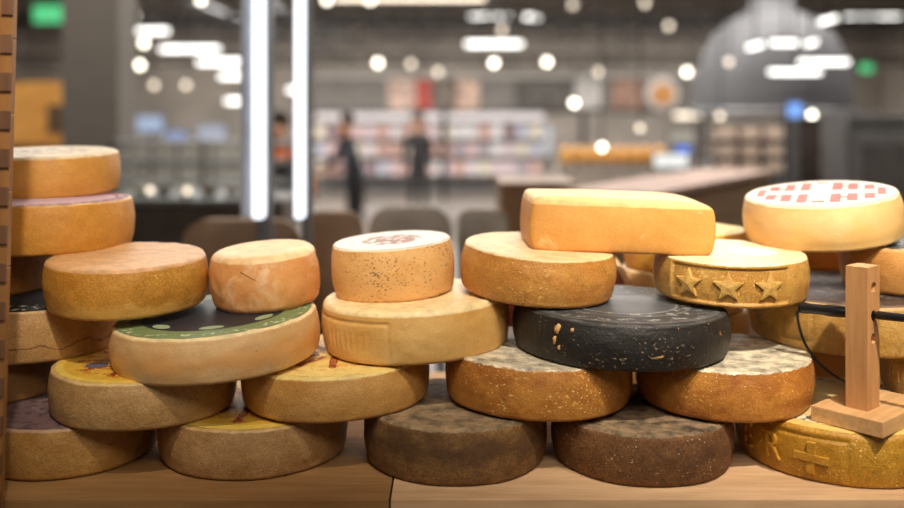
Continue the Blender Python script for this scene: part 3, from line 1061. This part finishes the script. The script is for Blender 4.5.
# chairs with rounded backs right behind the cheese
def chair(px0, px1, py, Y, mat, label):
    a, b = at(px0, py, Y), at(px1, py, Y)
    wd = b.x - a.x
    z1 = a.z
    t = empty('chair', ((a.x + b.x) / 2, Y, 0))
    tag(t, label, 'chair', 'upholstered chairs behind the cheese display')
    bm = bmesh.new()
    n = 14
    # rounded back as a solid slab
    fr, bk = [], []
    pts = []
    rr = min(0.10, wd * 0.3)
    for k in range(7):
        an = PI - PI / 2 * k / 6
        pts.append((-wd / 2 + rr + rr * math.cos(an), z1 - rr + rr * math.sin(an)))
    for k in range(7):
        an = PI / 2 - PI / 2 * k / 6
        pts.append((wd / 2 - rr + rr * math.cos(an), z1 - rr + rr * math.sin(an)))
    pts += [(wd / 2 - 0.01, z1 - 0.52), (-wd / 2 + 0.01, z1 - 0.52)]
    fr = [bm.verts.new((x, -0.035, z)) for x, z in pts]
    bk = [bm.verts.new((x, 0.035, z)) for x, z in pts]
    bm.faces.new(fr)
    bm.faces.new(bk)
    for k in range(len(pts)):
        k2 = (k + 1) % len(pts)
        bm.faces.new((fr[k], fr[k2], bk[k2], bk[k]))
    bmesh.ops.bevel(bm, geom=[e for e in bm.edges if abs(e.verts[0].co.y - e.verts[1].co.y) < 1e-4], offset=0.015, segments=3, affect='EDGES')
    link('backrest', bm, mat, t)
    sz = z1 - 0.50
    link('seat', boxm((0, 0.26, sz), (wd * 0.96, 0.46, 0.09), 0.03, None, 3), mat, t)
    for sx in (-1, 1):
        for yy in (0.05, 0.46):
            link('leg', tube(bmesh.new(), [(sx * (wd / 2 - 0.04), yy, 0), (sx * (wd / 2 - 0.05), yy, sz - 0.04)], [0.012, 0.018], 10), m_metal_d, t)


chair(182, 302, 219, 3.45, m_brownfab, 'wide brown upholstered chair back behind the left light tube')
chair(304, 363, 211, 3.65, m_brownfab, 'brown upholstered chair back right of the light tubes')
chair(369, 452, 206, 3.9, m_greyfab, 'grey upholstered chair back above the speckled cheese')
chair(457, 508, 208, 3.95, m_greyfab, 'grey upholstered chair back left of the wooden counter')

# wooden counters right behind
t = empty('wooden_counter', (0.40, 4.6, 0))
tag(t, 'brown wooden counter behind the left end of the cheese block', 'counter')
link('body', boxm((0.0, 0, 0.62), (0.35, 0.48, 1.24), 0.01), m_tanwood, t, False)
link('worktop', boxm((0.0, 0, 1.265), (0.36, 0.49, 0.05), 0.006), m_tanwood, t, False)
cr = empty('wooden_counter', (1.33, 4.71, 0), R_(57))
tag(cr, 'light wooden counter running away between the block and the red-printed wheel', 'counter')
m_cr = wood('counter_plank_wood', (150, 118, 88), (178, 144, 112), 5, 'X', 0.7)
bm = bmesh.new()
for k in range(4):
    box(bm, (0, 0.02, 0.16 + 0.31 * k), (1.86, 0.02, 0.30), 0.004)
link('front_panel', bm, m_cr, cr, False)
bm = bmesh.new()
for sx in (-1, 1):
    box(bm, (sx * 0.92, 0.2, 0.62), (0.02, 0.34, 1.24), 0.003)
link('side_panel', bm, m_cr, cr, False)
link('worktop', boxm((0, 0.2, 1.262), (1.90, 0.42, 0.03), 0.004), plain('pinkish_wood_top', (178, 144, 128), 0.6), cr, False)

# big grey column, left
t = struct('trim_column', boxm((-3.33, 9.0, 2.6), (0.52, 0.5, 5.2)), plain('column_grey', (96, 90, 84), 0.8, var=0.05))
# orange kiosk wall at far left
t = empty('orange_partition', (-5.0, 11.5, 0))
tag(t, 'bright orange partition wall behind the top left cheese', 'partition')
link('panel', boxm((-0.3, 0, 1.0), (2.0, 0.1, 2.0)), plain('orange_paint', (255, 180, 92), 0.6), t, False)
link('picture', boxm((0.25, -0.07, 1.55), (0.22, 0.03, 0.34)), plain('brown_picture', (110, 84, 66), 0.6), t, False)
link('lower_board', boxm((-0.1, -0.08, 1.05), (1.2, 0.04, 0.4)), plain('brown_board', (120, 84, 50), 0.6), t, False)

# exit signs: green lit
for (px, py, Y, lab) in ((48, 14, 22, 'green lit exit sign at top left beside a white lamp'), (866, 68, 24, 'green lit exit sign at right below the ceiling lamps')):
    c = at(px, py, Y)
    t = empty('exit_sign', (c.x, c.y, c.z))
    tag(t, lab, 'sign')
    wd = 0.66 if px < 100 else 0.34
    link('housing', boxm((0, 0.03, 0), (wd + 0.04, 0.05, wd * 0.62 + 0.04)), m_metal_d, t, False)
    link('lit_panel', boxm((0, -0.005, 0), (wd, 0.03, wd * 0.62)), emit('exit_green', (70, 190, 120), 1.1), t, False)
    link('rod', tube(bmesh.new(), [(0, 0.03, wd * 0.3), (0, 0.03, 5.2 - c.z)], 0.012, 8), m_metal_d, t)

# linear pendant lamps
LIN = [(148, 31, 40, 'leftmost'), (190, 49, 58, 'middle'), (226, 62, 56, 'longer'), (245, 76, 50, 'lower'), (237, 101, 22, 'lowest'),
       (69, 7, 14, 'small'), (490, 15, 40, 'upper centre'), (532, 17, 14, 'short'), (494, 44, 56, 'lower centre'),
       (873, 15, 54, 'top right'), (828, 20, 18, 'short slanted'), (755, 46, 16, 'short'), (784, 43, 26, 'middle'), (811, 43, 12, 'small'),
       (795, 72, 52, 'lower right'), (824, 62, 50, 'long right'), (690, 115, 30, 'dim low'), (300, 90, 24, 'behind tube'), (410, -2, 150, 'long pale')]
NAMES = ['white linear lamp, highest of the row left of the light tubes', 'white linear lamp, second from the top in the row left of the tubes',
         'white linear lamp, third in the row left of the light tubes', 'white linear lamp, fourth in the row, touching the left tube',
         'short white linear lamp, lowest of the row left of the light tubes', 'small white lamp beside the green sign at top left',
         'white linear lamp at top centre, above the longer one', 'short white lamp right of the upper centre linear lamp',
         'long white linear lamp at centre, below the upper pair', 'long white linear lamp at the top right corner',
         'short slanted lamp left of the long top right lamp', 'short slanted lamp at the left end of the row over the grey hood',
         'white linear lamp in the middle of the row over the grey hood', 'small lamp at the right end of the row over the grey hood',
         'white linear lamp, lower left of the pair right of the hood', 'white linear lamp, upper right of the pair right of the hood',
         'dim pale lamp low down between the shelf pictures and the carton rack', 'white lamp glimpsed right behind the right light tube',
         'very long pale ceiling lamp cut by the top edge']
for (px, py, wpx, _), nm in zip(LIN, NAMES):
    Y = 10.2 if 700 < px < 830 else (26.0 if py < 60 else 28.0)
    Y += (LIN.index((px, py, wpx, _)) % 5) * 0.75 - 1.5 if Y > 20 else (LIN.index((px, py, wpx, _)) % 4) * 0.3
    if px == 410:
        Y = 20
    c = at(px, py, Y)
    L = wpx / 950 * Y
    t = empty('linear_pendant_lamp', c)
    tag(t, nm, 'lamp', 'linear lamps hanging in the shop')
    slant = R_(14) if wpx <= 18 and px > 700 else 0
    th = 0.11 * Y / 26
    b = boxm((0, 0, 0), (L, th * 1.3, th), 0.02)
    bmesh.ops.rotate(b, verts=b.verts, matrix=Matrix.Rotation(-slant, 3, 'Y'))
    mm = m_lamp if 'dim' not in nm and 'pale' not in nm else m_spot2
    link('lamp', b, mm, t, False)
    h_ = boxm((0, 0, th * 0.8), (L * 1.02, th * 1.6, th * 0.4), 0.01)
    bmesh.ops.rotate(h_, verts=h_.verts, matrix=Matrix.Rotation(-slant, 3, 'Y'))
    link('housing', h_, m_metal_d, t, False)
    link('rod', tube(bmesh.new(), [(0, 0, th * 0.6), (0, 0, 5.2 - c.z)], 0.012, 8), m_metal_d, t)

RND = [(134, 15, 1, 'round lamp above the left row of linear lamps'), (144, 43, 1, 'round lamp just under the highest left linear lamp'),
       (140, 65, 1, 'round lamp between the grey column and the second linear lamp'), (154, 85, 0, 'dim round lamp, left of the two right of the grey column'),
       (186, 85, 0, 'dim round lamp, right of the two right of the grey column'), (201, 0, 1, 'round lamp cut by the top edge left of the tubes'),
       (257, 30, 1, 'round lamp seen against the left light tube'), (378, 63, 1, 'bright round lamp, first from left above the shelf fascia'),
       (411, 64, 0, 'dim round lamp, left one of the dim pair above the fascia'), (438, 72, 0, 'dim round lamp, right one of the dim pair above the fascia'),
       (494, 63, 1, 'bright round lamp, second above the shelf fascia'), (547, 62, 1, 'bright round lamp, third above the shelf fascia'),
       (599, 72, 0, 'dim round lamp between the third bright one and the hood'), (687, 72, 1, 'bright round lamp just left of the grey hood'),
       (669, 26, 0, 'dim round lamp high up left of the grey hood'), (502, 30, 0, 'dim round lamp between the two centre linear lamps'),
       (602, 147, 1, 'round light among the yellow loaves'), (729, 62, 0, 'dim round lamp in front of the hood'),
       (720, 116, 0, 'dim round lamp above the carton rack'), (812, 115, 1, 'round white lamp right of the blue light'),
       (370, 0, 1, 'round lamp at the top edge right of the tubes'), (327, 0, 1, 'round lamp at the top edge just right of the tubes'),
       (574, 103, 1, 'bright oblong reflection-like lamp in the shelf fascia'), (350, 96, 0, 'dim round lamp beside the right light tube'),
       (640, 128, 0, 'dim round lamp above the yellow loaves'), (150, 190, 0, 'small glowing globe as a lamp reflection low at the refrigerated counter, left one'),
       (187, 191, 0, 'small glowing globe as a lamp reflection low at the refrigerated counter, right one'), (573, 5, 0, 'dim round lamp at the top edge, centre'), (645, 3, 0, 'dim round lamp at the top edge near the hood')]
for px, py, br, nm in RND:
    Y = 11.0 if px in (729, 720, 812) else (9.2 if px in (602, 640) else (17.5 if px == 574 else 24.0))
    if py > 180:
        Y = 6.35  # low pair: lamp reflections built as glowing globes
    c = at(px, py, Y)
    t = empty('round_lamp', c)
    tag(t, nm, 'lamp', 'small round lamps in the shop')
    r = 3.1 / 950 * Y
    prof = [(0, -r)] + [(r * math.cos(a), r * math.sin(a)) for a in [R_(x) for x in (-60, -30, 0, 30, 60)]] + [(0, r)]
    link('globe', lathe(bmesh.new(), prof, 20), m_spotl if br else m_spot2, t)
    if py <= 180:
        link('rod', tube(bmesh.new(), [(0, 0, r), (0, 0, 5.2 - c.z)], 0.008, 8), m_metal_d, t)
    else:
        link('stem', tube(bmesh.new(), [(0, 0, -r), (0, 0, 1.0 - c.z)], 0.008, 8), m_metal_d, t)  # made-up stem holding up the reflection globes

# ceiling beams and pipes
for k, (Y, z, th) in enumerate(((17, 4.55, 0.35), (21.5, 4.3, 0.3), (24.8, 4.0, 0.25), (29, 3.9, 0.4), (31.5, 3.3, 0.3))):
    bm = bmesh.new()
    box(bm, (0, Y, z), (31.8, 0.18, 0.08))
    box(bm, (0, Y, z + th), (31.8, 0.18, 0.08))
    x = -15.0
    while x < 15:
        tube(bm, [(x, Y, z), (x + 0.6, Y, z + th)], 0.03, 6)
        tube(bm, [(x + 0.6, Y, z + th), (x + 1.2, Y, z)], 0.03, 6)
        x += 1.2
    o = link('roof_truss', bm, m_metal_d, None, False)
    o['kind'] = 'structure'
    o.name = 'trim_%d' % (k + 1)
bm = bmesh.new()
for (a, b) in (((-6.2, 18, 4.9), (-3.0, 33, 3.9)), ((-7.8, 18, 4.7), (-3.6, 33, 3.6)), ((6.0, 18, 4.8), (10.5, 33, 4.1))):
    tube(bm, [a, b], 0.09, 10)
o = link('trim_6', bm, m_metal, None)
o['kind'] = 'structure'

# overhead shelf fascia with pictures
t = empty('shelf_fascia', (0.9, 18, 0))
tag(t, 'long grey overhead fascia with food pictures across the back of the shop', 'fascia')
x0, x1 = at(312, 0, 18).x, at(705, 0, 18).x
xm = (x0 + x1) / 2
link('board', boxm((xm - 0.9, 0, 1.99), (x1 - x0, 0.15, 0.62)), plain('fascia_grey', (124, 120, 116), 0.6), t, False)
link('top_edge', boxm((xm - 0.9, -0.03, 2.33), (x1 - x0, 0.22, 0.05)), plain('fascia_edge', (180, 178, 174), 0.5), t, False)
link('bottom_edge', boxm((xm - 0.9, -0.03, 1.665), (x1 - x0, 0.22, 0.05)), m_metal_d, t, False)
for x in (x0, x0 + 2.5, x1 - 2.3, x1):
    link('post', boxm((x - 0.9, 0.12, 1.2), (0.09, 0.09, 2.4)), m_metal_d, t, False)
pics = [(402, 28, (214, 186, 172)), (424, 16, (190, 84, 74)), (446, 20, (120, 110, 100)), (466, 26, (206, 176, 160)), (545, 60, (92, 88, 84)), (588, 26, (190, 186, 184)), (628, 34, (160, 126, 110))]
for px, wp, c in pics:
    p_ = at(px, 96, 17.9)
    link('picture', boxm((p_.x - 0.9, -0.10, 1.99), (wp / 950 * 17.9, 0.03, 0.56)), plain('picture_print', c, 0.6, var=0.3, scale=6), t, False)
p_ = at(662, 96, 17.9)
bm = lathe(bmesh.new(), [(0, 0), (0.32, 0), (0.32, 0.03), (0, 0.03)], 30)
bmesh.ops.rotate(bm, verts=bm.verts, matrix=Matrix.Rotation(PI / 2, 3, 'X'))
link('picture', bm, plain('plate_white', (206, 200, 196), 0.6), t, False, (p_.x - 0.9, -0.12, 1.99))
bm = lathe(bmesh.new(), [(0, 0), (0.20, 0), (0.20, 0.03), (0, 0.03)], 30)
bmesh.ops.rotate(bm, verts=bm.verts, matrix=Matrix.Rotation(PI / 2, 3, 'X'))
link('picture', bm, plain('dish_orange', (206, 146, 84), 0.6), t, False, (p_.x - 0.9, -0.16, 1.99))

# goods shelving with pastel packets
sh = empty('goods_shelf', (0.0, 20, 0))
x0, x1 = at(312, 0, 20).x, at(545, 0, 20).x
tag(sh, 'long shelving with pastel packets under the fascia, centre left', 'shelving')
link('back_panel', boxm(((x0 + x1) / 2, 0.25, 0.85), (x1 - x0, 0.04, 1.6)), plain('shelf_back', (190, 184, 186), 0.7), sh, False)
for z in (0.05, 0.35, 0.72, 1.09, 1.46):
    link('shelf', boxm(((x0 + x1) / 2, 0, z), (x1 - x0, 0.5, 0.03)), m_metal, sh, False)
pastel = [(240, 230, 234), (236, 206, 208), (206, 208, 224), (242, 232, 216), (226, 186, 176), (190, 180, 190), (246, 242, 244), (160, 138, 144), (238, 218, 224)]
pm = [plain('packet_%s' % n, c, 0.6, var=0.05) for n, c in zip(('lilac', 'rose', 'blue', 'cream', 'salmon', 'mauve', 'white', 'plum', 'pink'), pastel)]
protos = []
for m in pm:
    b = link('goods_packet', boxm((0, 0, 0.15), (0.21, 0.22, 0.30), 0.01), m)
    protos.append(b)
used = [False] * len(pm)
for z in (0.365, 0.735, 1.105):
    x = x0 + 0.18
    while x < x1 - 0.15:
        i = random.randrange(len(pm))
        if used[i]:
            o = protos[i].copy()
            COL.objects.link(o)
        else:
            o = protos[i]
            used[i] = True
        o.location = (x, 20 - 0.1, z)
        tag(o, 'small pastel packet on the blurred shelving under the grey fascia', 'packet', 'pastel packets on the far shelving')
        x += 0.265
for i, u in enumerate(used):
    if not u:
        bpy.data.objects.remove(protos[i])

# hood
c = at(772, 60, 12.6)
t = empty('extractor_hood', (c.x, c.y, 0))
tag(t, 'large grey dome-shaped extractor hood at upper right', 'hood')
prof = [(1.02, 1.62), (1.02, 1.72), (0.98, 2.1), (0.90, 2.42), (0.76, 2.66), (0.55, 2.86), (0.30, 2.98), (0.26, 3.2), (0.26, 5.2)]
link('dome', lathe(bmesh.new(), prof, 48), plain('hood_grey', (82, 82, 86), 0.6, 0.1, var=0.04), t)
link('rim', lathe(bmesh.new(), [(1.0, 1.60), (1.05, 1.60), (1.05, 1.68), (1.0, 1.68), (1.0, 1.60)], 48), m_metal, t)
# kitchen block under the hood
t = empty('kitchen_unit', (c.x + 0.1, 12.6, 0))
tag(t, 'dark steel kitchen unit under the grey hood', 'kitchen unit')
link('body', boxm((0, 0, 0.45), (1.9, 0.9, 0.9), 0.01), m_metal_d, t, False)
link('worktop', boxm((0, 0, 0.925), (2.0, 1.0, 0.05), 0.01), m_steel, t, False)
for k in range(3):
    link('door', boxm((-0.62 + 0.62 * k, -0.46, 0.45), (0.56, 0.03, 0.75), 0.01), m_steel, t, False)

# carton rack
rk = empty('carton_rack', (0, 9, 0))
tag(rk, 'dark open rack holding a grid of small cartons, right of centre', 'rack')
xa, xb = at(700, 0, 9).x, at(782, 0, 9).x
for z in (0.3, 0.75, 1.055, 1.205, 1.355, 1.545):
    link('shelf', boxm(((xa + xb) / 2, 0, z), (xb - xa, 0.3, 0.015)), m_metal_d, rk, False)
for x in (xa, xb):
    for y in (-0.14, 0.14):
        link('post', boxm((x, y, 0.79), (0.02, 0.02, 1.58)), m_metal_d, rk, False)
mc = plain('carton_tan', (222, 200, 184), 0.8, var=0.08)
first = link('carton', boxm((0, 0, 0.065), (0.165, 0.2, 0.128), 0.004), mc)
LBL = ('left', 'middle', 'right')
RWS = ('bottom', 'middle', 'top')
fst = True
for r_, z in enumerate((1.0635, 1.2135, 1.3635)):
    for k, px in enumerate((723, 746, 770)):
        o = first if fst else first.copy()
        if not fst:
            COL.objects.link(o)
        fst = False
        o.location = (at(px, 0, 9).x, 9 - 0.03, z)
        tag(o, 'tan carton in the %s row of the rack, %s column' % (RWS[r_], LBL[k]), 'carton', 'tan cartons on the rack')

# bakery counter with yellow loaves
bk_ = empty('bakery_counter', (at(612, 0, 9.6).x, 9.6, 0))
tag(bk_, 'pale bakery counter carrying yellow loaves, behind the cheese block', 'counter')
link('body', boxm((0, 0, 0.53), (1.15, 0.6, 1.06), 0.01), plain('pale_counter', (170, 158, 148), 0.6), bk_, False)
link('tray', boxm((0, 0, 1.08), (1.12, 0.55, 0.04), 0.006), m_steel, bk_, False)
link('panel', boxm((-0.2, -0.32, 0.55), (0.3, 0.03, 0.5)), plain('orange_front', (196, 120, 70), 0.6), bk_, False)
ml = plain('loaf_crust', (222, 160, 66), 0.6, var=0.2)
lf = None
k = 0
names = ['left end', 'second from left', 'third from left', 'middle', 'fourth from right', 'third from right', 'second from right', 'right end']
for i in range(8):
    bm = bmesh.new()
    bmesh.ops.create_uvsphere(bm, u_segments=16, v_segments=10, radius=1)
    bmesh.ops.scale(bm, verts=bm.verts, vec=(0.062, 0.15, 0.125))
    for v in bm.verts:
        v.co.z = max(v.co.z, -0.07) + 0.07
    o = link('bread_loaf', bm, ml)
    o.location = (bk_.location.x - 0.47 + 0.134 * i, 9.55, 1.101)
    tag(o, 'yellow loaf on the bakery counter, %s of the row' % names[i], 'bread', 'yellow loaves on the bakery counter')

# till screens
def screen(px, py, wp, hp, Y, rgb, st_, label, z_base=0.0):
    c = at(px, py, Y)
    t = empty('monitor', (c.x, c.y, z_base))
    tag(t, label, 'monitor', 'lit screens in the shop')
    wd, ht = wp / 950 * Y, hp / 950 * Y
    link('housing', boxm((0, 0.03, c.z - z_base), (wd + 0.03, 0.04, ht + 0.03), 0.004), m_metal_d, t, False)
    link('screen', boxm((0, 0.005, c.z - z_base), (wd, 0.02, ht)), emit('screen_glow', rgb, st_), t, False)
    link('stand', tube(bmesh.new(), [(0, 0.07, 0), (0, 0.07, c.z - z_base)], 0.025, 10), m_metal_d, t)
    link('foot', lathe(bmesh.new(), [(0, 0), (0.06, 0), (0.06, 0.02), (0, 0.025)], 24), m_metal_d, t, True, (0, 0.07, 0))


screen(671, 161, 34, 13, 8.6, (240, 240, 236), 0.95, 'white screen low behind the block, left of the carton rack')
screen(683, 150, 14, 8, 8.95, (90, 130, 230), 1.1, 'small blue screen just above the white one')
screen(795, 111, 13, 15, 11.4, (110, 160, 240), 1.3, 'blue screen right of the carton rack')
screen(150, 124, 26, 16, 13, (160, 182, 214), 0.75, 'pale blue screen just right of the grey column')
screen(176, 137, 22, 12, 13.4, (140, 160, 205), 0.65, 'dimmer blue screen lower, right of the pale blue one')
screen(212, 134, 28, 18, 13.8, (180, 188, 208), 0.6, 'greyish blue screen left of the light tubes')
screen(682, 137, 26, 10, 9.8, (214, 206, 190), 0.5, 'dull cream screen below the dim low lamp')
screen(530, 140, 44, 30, 21.5, (220, 220, 224), 0.6, 'wide white lit panel right of the pastel packets')
screen(842, 100, 22, 12, 14.5, (200, 198, 186), 0.4, 'dull pale screen right of the round white lamp')

# refrigerated counter at left
t = empty('refrigerated_counter', (at(192, 0, 6.6).x, 6.6, 0))
tag(t, 'low refrigerated counter with metal rails between the grey column and the light tubes', 'counter')
link('body', boxm((0, 0.1, 0.5), (1.35, 0.7, 1.0), 0.02), plain('counter_brown', (84, 74, 66), 0.6), t, False)
link('worktop', boxm((0, 0.1, 1.02), (1.38, 0.72, 0.04), 0.01), m_steel, t, False)
for z in (1.12, 1.26, 1.40):
    link('rail', tube(bmesh.new(), [(-0.65, 0.28, z), (0.65, 0.28, z)], 0.018, 10), m_steel, t)
for x in (-0.64, 0.0, 0.64):
    link('rail_post', boxm((x, 0.28, 1.22), (0.03, 0.03, 0.40)), m_metal, t, False)
link('glass_front', boxm((0, -0.22, 1.22), (1.34, 0.008, 0.36)), glass_mat('clear_glass'), t, False)
goods = [(-0.52, (150, 140, 128)), (-0.36, (176, 168, 150)), (-0.2, (96, 88, 78)), (-0.05, (196, 190, 176)), (0.12, (110, 96, 80)), (0.28, (160, 150, 140)), (0.45, (90, 84, 76))]
for i, (x, cc) in enumerate(goods):
    bm = lathe(bmesh.new(), [(0, 0), (0.045, 0), (0.06, 0.05), (0.066, 0.06), (0.056, 0.06), (0.04, 0.02), (0, 0.015)], 24)
    o = link('serving_bowl', bm, plain('bowl_%d' % i, cc, 0.4), None, True, (t.location.x + x, 6.62, 1.0405))
    tag(o, 'small %s bowl in the row on the refrigerated counter' % ('grey', 'cream', 'dark', 'white', 'brown', 'light grey', 'charcoal')[i], 'bowl', 'bowls on the refrigerated counter')

# equipment at far right
t = empty('steel_oven', (at(868, 0, 8.5).x, 8.5, 0))
tag(t, 'tall grey steel oven with glass doors at the right edge', 'oven')
link('body', boxm((0, 0, 0.8), (0.62, 0.6, 1.6), 0.01), plain('oven_grey', (92, 92, 92), 0.4, 0.3), t, False)
for z in (0.45, 1.15):
    d_ = link('door', boxm((0, -0.31, z), (0.54, 0.03, 0.58), 0.01), m_steel, t, False)
    link('pane', boxm((0, -0.33, z), (0.40, 0.012, 0.40)), plain('dark_pane', (88, 86, 84), 0.3), d_, False)
t = empty('black_fridge', (at(812, 0, 9.4).x, 9.4, 0))
tag(t, 'dark upright drinks fridge between the cartons and the steel oven', 'fridge')
link('body', boxm((0, 0, 0.79), (0.42, 0.5, 1.58), 0.01), m_metal_d, t, False)
link('door', boxm((0, -0.26, 0.82), (0.38, 0.02, 1.4), 0.005), plain('fridge_door', (70, 58, 54), 0.3), t, False)
link('handle', tube(bmesh.new(), [(0.15, -0.29, 0.5), (0.15, -0.29, 1.2)], 0.012, 8), m_steel, t)


# ------------------------------------------------------------------ people, far and blurred
def person(x, y, face, label, shirt, trouser, hairc, arms, apron=None, lean=0.0):
    """arms: for each side elbow and hand positions relative to the body (x to its right, y forward, z up)"""
    root = empty('person', (x, y, 0), face)
    root.scale = (0.90, 0.90, 0.90)
    tag(root, label, 'person')
    bm = bmesh.new()
    vl = bm.verts.layers.skin.verify()
    V = {}

    def add(n, co, r, parent=None):
        v = bm.verts.new(co)
        v[vl].radius = r if isinstance(r, tuple) else (r, r)
        V[n] = v
        if parent:
            bm.edges.new((V[parent], v))
        return v
    add('pelvis', (0, 0, 0.95), (0.15, 0.11))
    V['pelvis'][vl].use_root = True
    add('waist', (0, lean * 0.3, 1.12), (0.135, 0.10), 'pelvis')
    add('chest', (0, lean * 0.7, 1.32), (0.16, 0.11), 'waist')
    add('neckb', (0, lean, 1.46), (0.075, 0.07), 'chest')
    add('neck', (0, lean + 0.01, 1.53), (0.055, 0.055), 'neckb')
    add('headb', (0, lean + 0.03, 1.60), (0.075, 0.09), 'neck')
    add('head', (0, lean + 0.03, 1.70), (0.08, 0.095), 'headb')
    for s, (el, ha) in zip((-1, 1), arms):
        add('sh%d' % s, (s * 0.17, lean * 0.9, 1.41), 0.062, 'chest')
        add('el%d' % s, (s * (0.2 + el[0]), el[1] + lean, el[2]), 0.043, 'sh%d' % s)
        add('ha%d' % s, (s * (0.2 + ha[0]), ha[1] + lean, ha[2]), 0.03, 'el%d' % s)
        add('fi%d' % s, (s * (0.2 + ha[0]), ha[1] + lean + 0.03, ha[2] - 0.08), (0.018, 0.035), 'ha%d' % s)
        add('hip%d' % s, (s * 0.09, 0, 0.86), 0.09, 'pelvis')
        add('kn%d' % s, (s * 0.10, 0.02, 0.48), 0.06, 'hip%d' % s)
        add('an%d' % s, (s * 0.10, 0, 0.09), 0.042, 'kn%d' % s)
        add('toe%d' % s, (s * 0.11, 0.15, 0.035), 0.034, 'an%d' % s)
    me = bpy.data.meshes.new('body')
    bm.to_mesh(me)
    bm.free()
    skin = plain('skin', (206, 152, 122), 0.6)
    sh_, tr_ = shirt, trouser
    o = bpy.data.objects.new('body', me)
    COL.objects.link(o)
    o.modifiers.new('skin', 'SKIN')
    o.modifiers.new('sub', 'SUBSURF').levels = 2
    bpy.context.view_layer.update()
    m2 = bpy.data.meshes.new_from_object(o.evaluated_get(bpy.context.evaluated_depsgraph_get()))
    o.modifiers.clear()
    o.data = m2
    o.parent = root
    m2.materials.clear()
    for m in (skin, sh_, tr_, m_metal_d):
        m2.materials.append(m)
    hz = [a[1][2] for a in arms]
    for pl in m2.polygons:
        c = pl.center
        pl.use_smooth = True
        i = 1
        if c.z > 1.49:
            i = 0
        elif c.z < 0.08:
            i = 3
        elif c.z < 0.98 and abs(c.x) < 0.2:
            i = 2
        for s, h_ in zip((-1, 1), hz):
            if c.x * s > 0.17 and c.z < h_ + 0.02 and (c.x * s > 0.2 or c.y > 0.2):
                i = 0
        pl.material_index = i
    hb = bmesh.new()
    bmesh.ops.create_uvsphere(hb, u_segments=18, v_segments=12, radius=0.105)
    for v in hb.verts:
        v.co.z = v.co.z * 1.05
        if v.co.y > 0.03 and v.co.z < 0.04:
            v.co.y = 0.03
    link('hair', hb, hairc, root, True, (0, lean + 0.01, 1.72))
    for s in (-1, 1):
        eb = bmesh.new()
        bmesh.ops.create_uvsphere(eb, u_segments=8, v_segments=6, radius=0.011)
        link('eye', eb, m_metal_d, root, True, (s * 0.032, lean + 0.115, 1.665))
    nb = bmesh.new()
    bmesh.ops.create_cone(nb, cap_ends=True, segments=8, radius1=0.018, radius2=0.006, depth=0.04)
    link('nose', nb, skin, root, True, (0, lean + 0.13, 1.635))
    if apron:
        link('apron', boxm((0, 0.13 + lean * 0.5, 1.0), (0.30, 0.03, 0.75), 0.01), apron, root, False)
    return root


m_or = plain('orange_shirt', (214, 112, 66), 0.8)
m_blk = plain('black_cloth', (30, 29, 32), 0.8)
m_navy = plain('dark_blue_cloth', (44, 46, 58), 0.8)
m_hair = plain('dark_hair', (38, 28, 22), 0.7)
person(at(278, 0, 7.8).x, 7.8, R_(205), 'person in an orange top and black apron, arm bent, seen between the two light tubes', m_or, m_blk, m_hair,
       (((0.10, 0.02, 1.14), (0.0, 0.26, 0.98)), ((0.10, 0.0, 1.14), (0.02, 0.22, 0.97))), m_blk)
person(at(356, 0, 10.5).x, 10.5, R_(120), 'person in dark clothes leaning forward, right of the light tubes', m_navy, m_blk, m_hair,
       (((0.03, 0.12, 1.14), (0.0, 0.36, 1.12)), ((0.03, 0.14, 1.14), (0.0, 0.38, 1.10))), None, 0.12)
person(at(418, 0, 14.5).x, 14.5, R_(180), 'distant person in black standing before the pastel packets', m_blk, m_blk, m_hair,
       (((0.03, 0.0, 1.12), (0.02, 0.06, 0.87)), ((0.03, 0.0, 1.12), (0.02, 0.06, 0.87))))
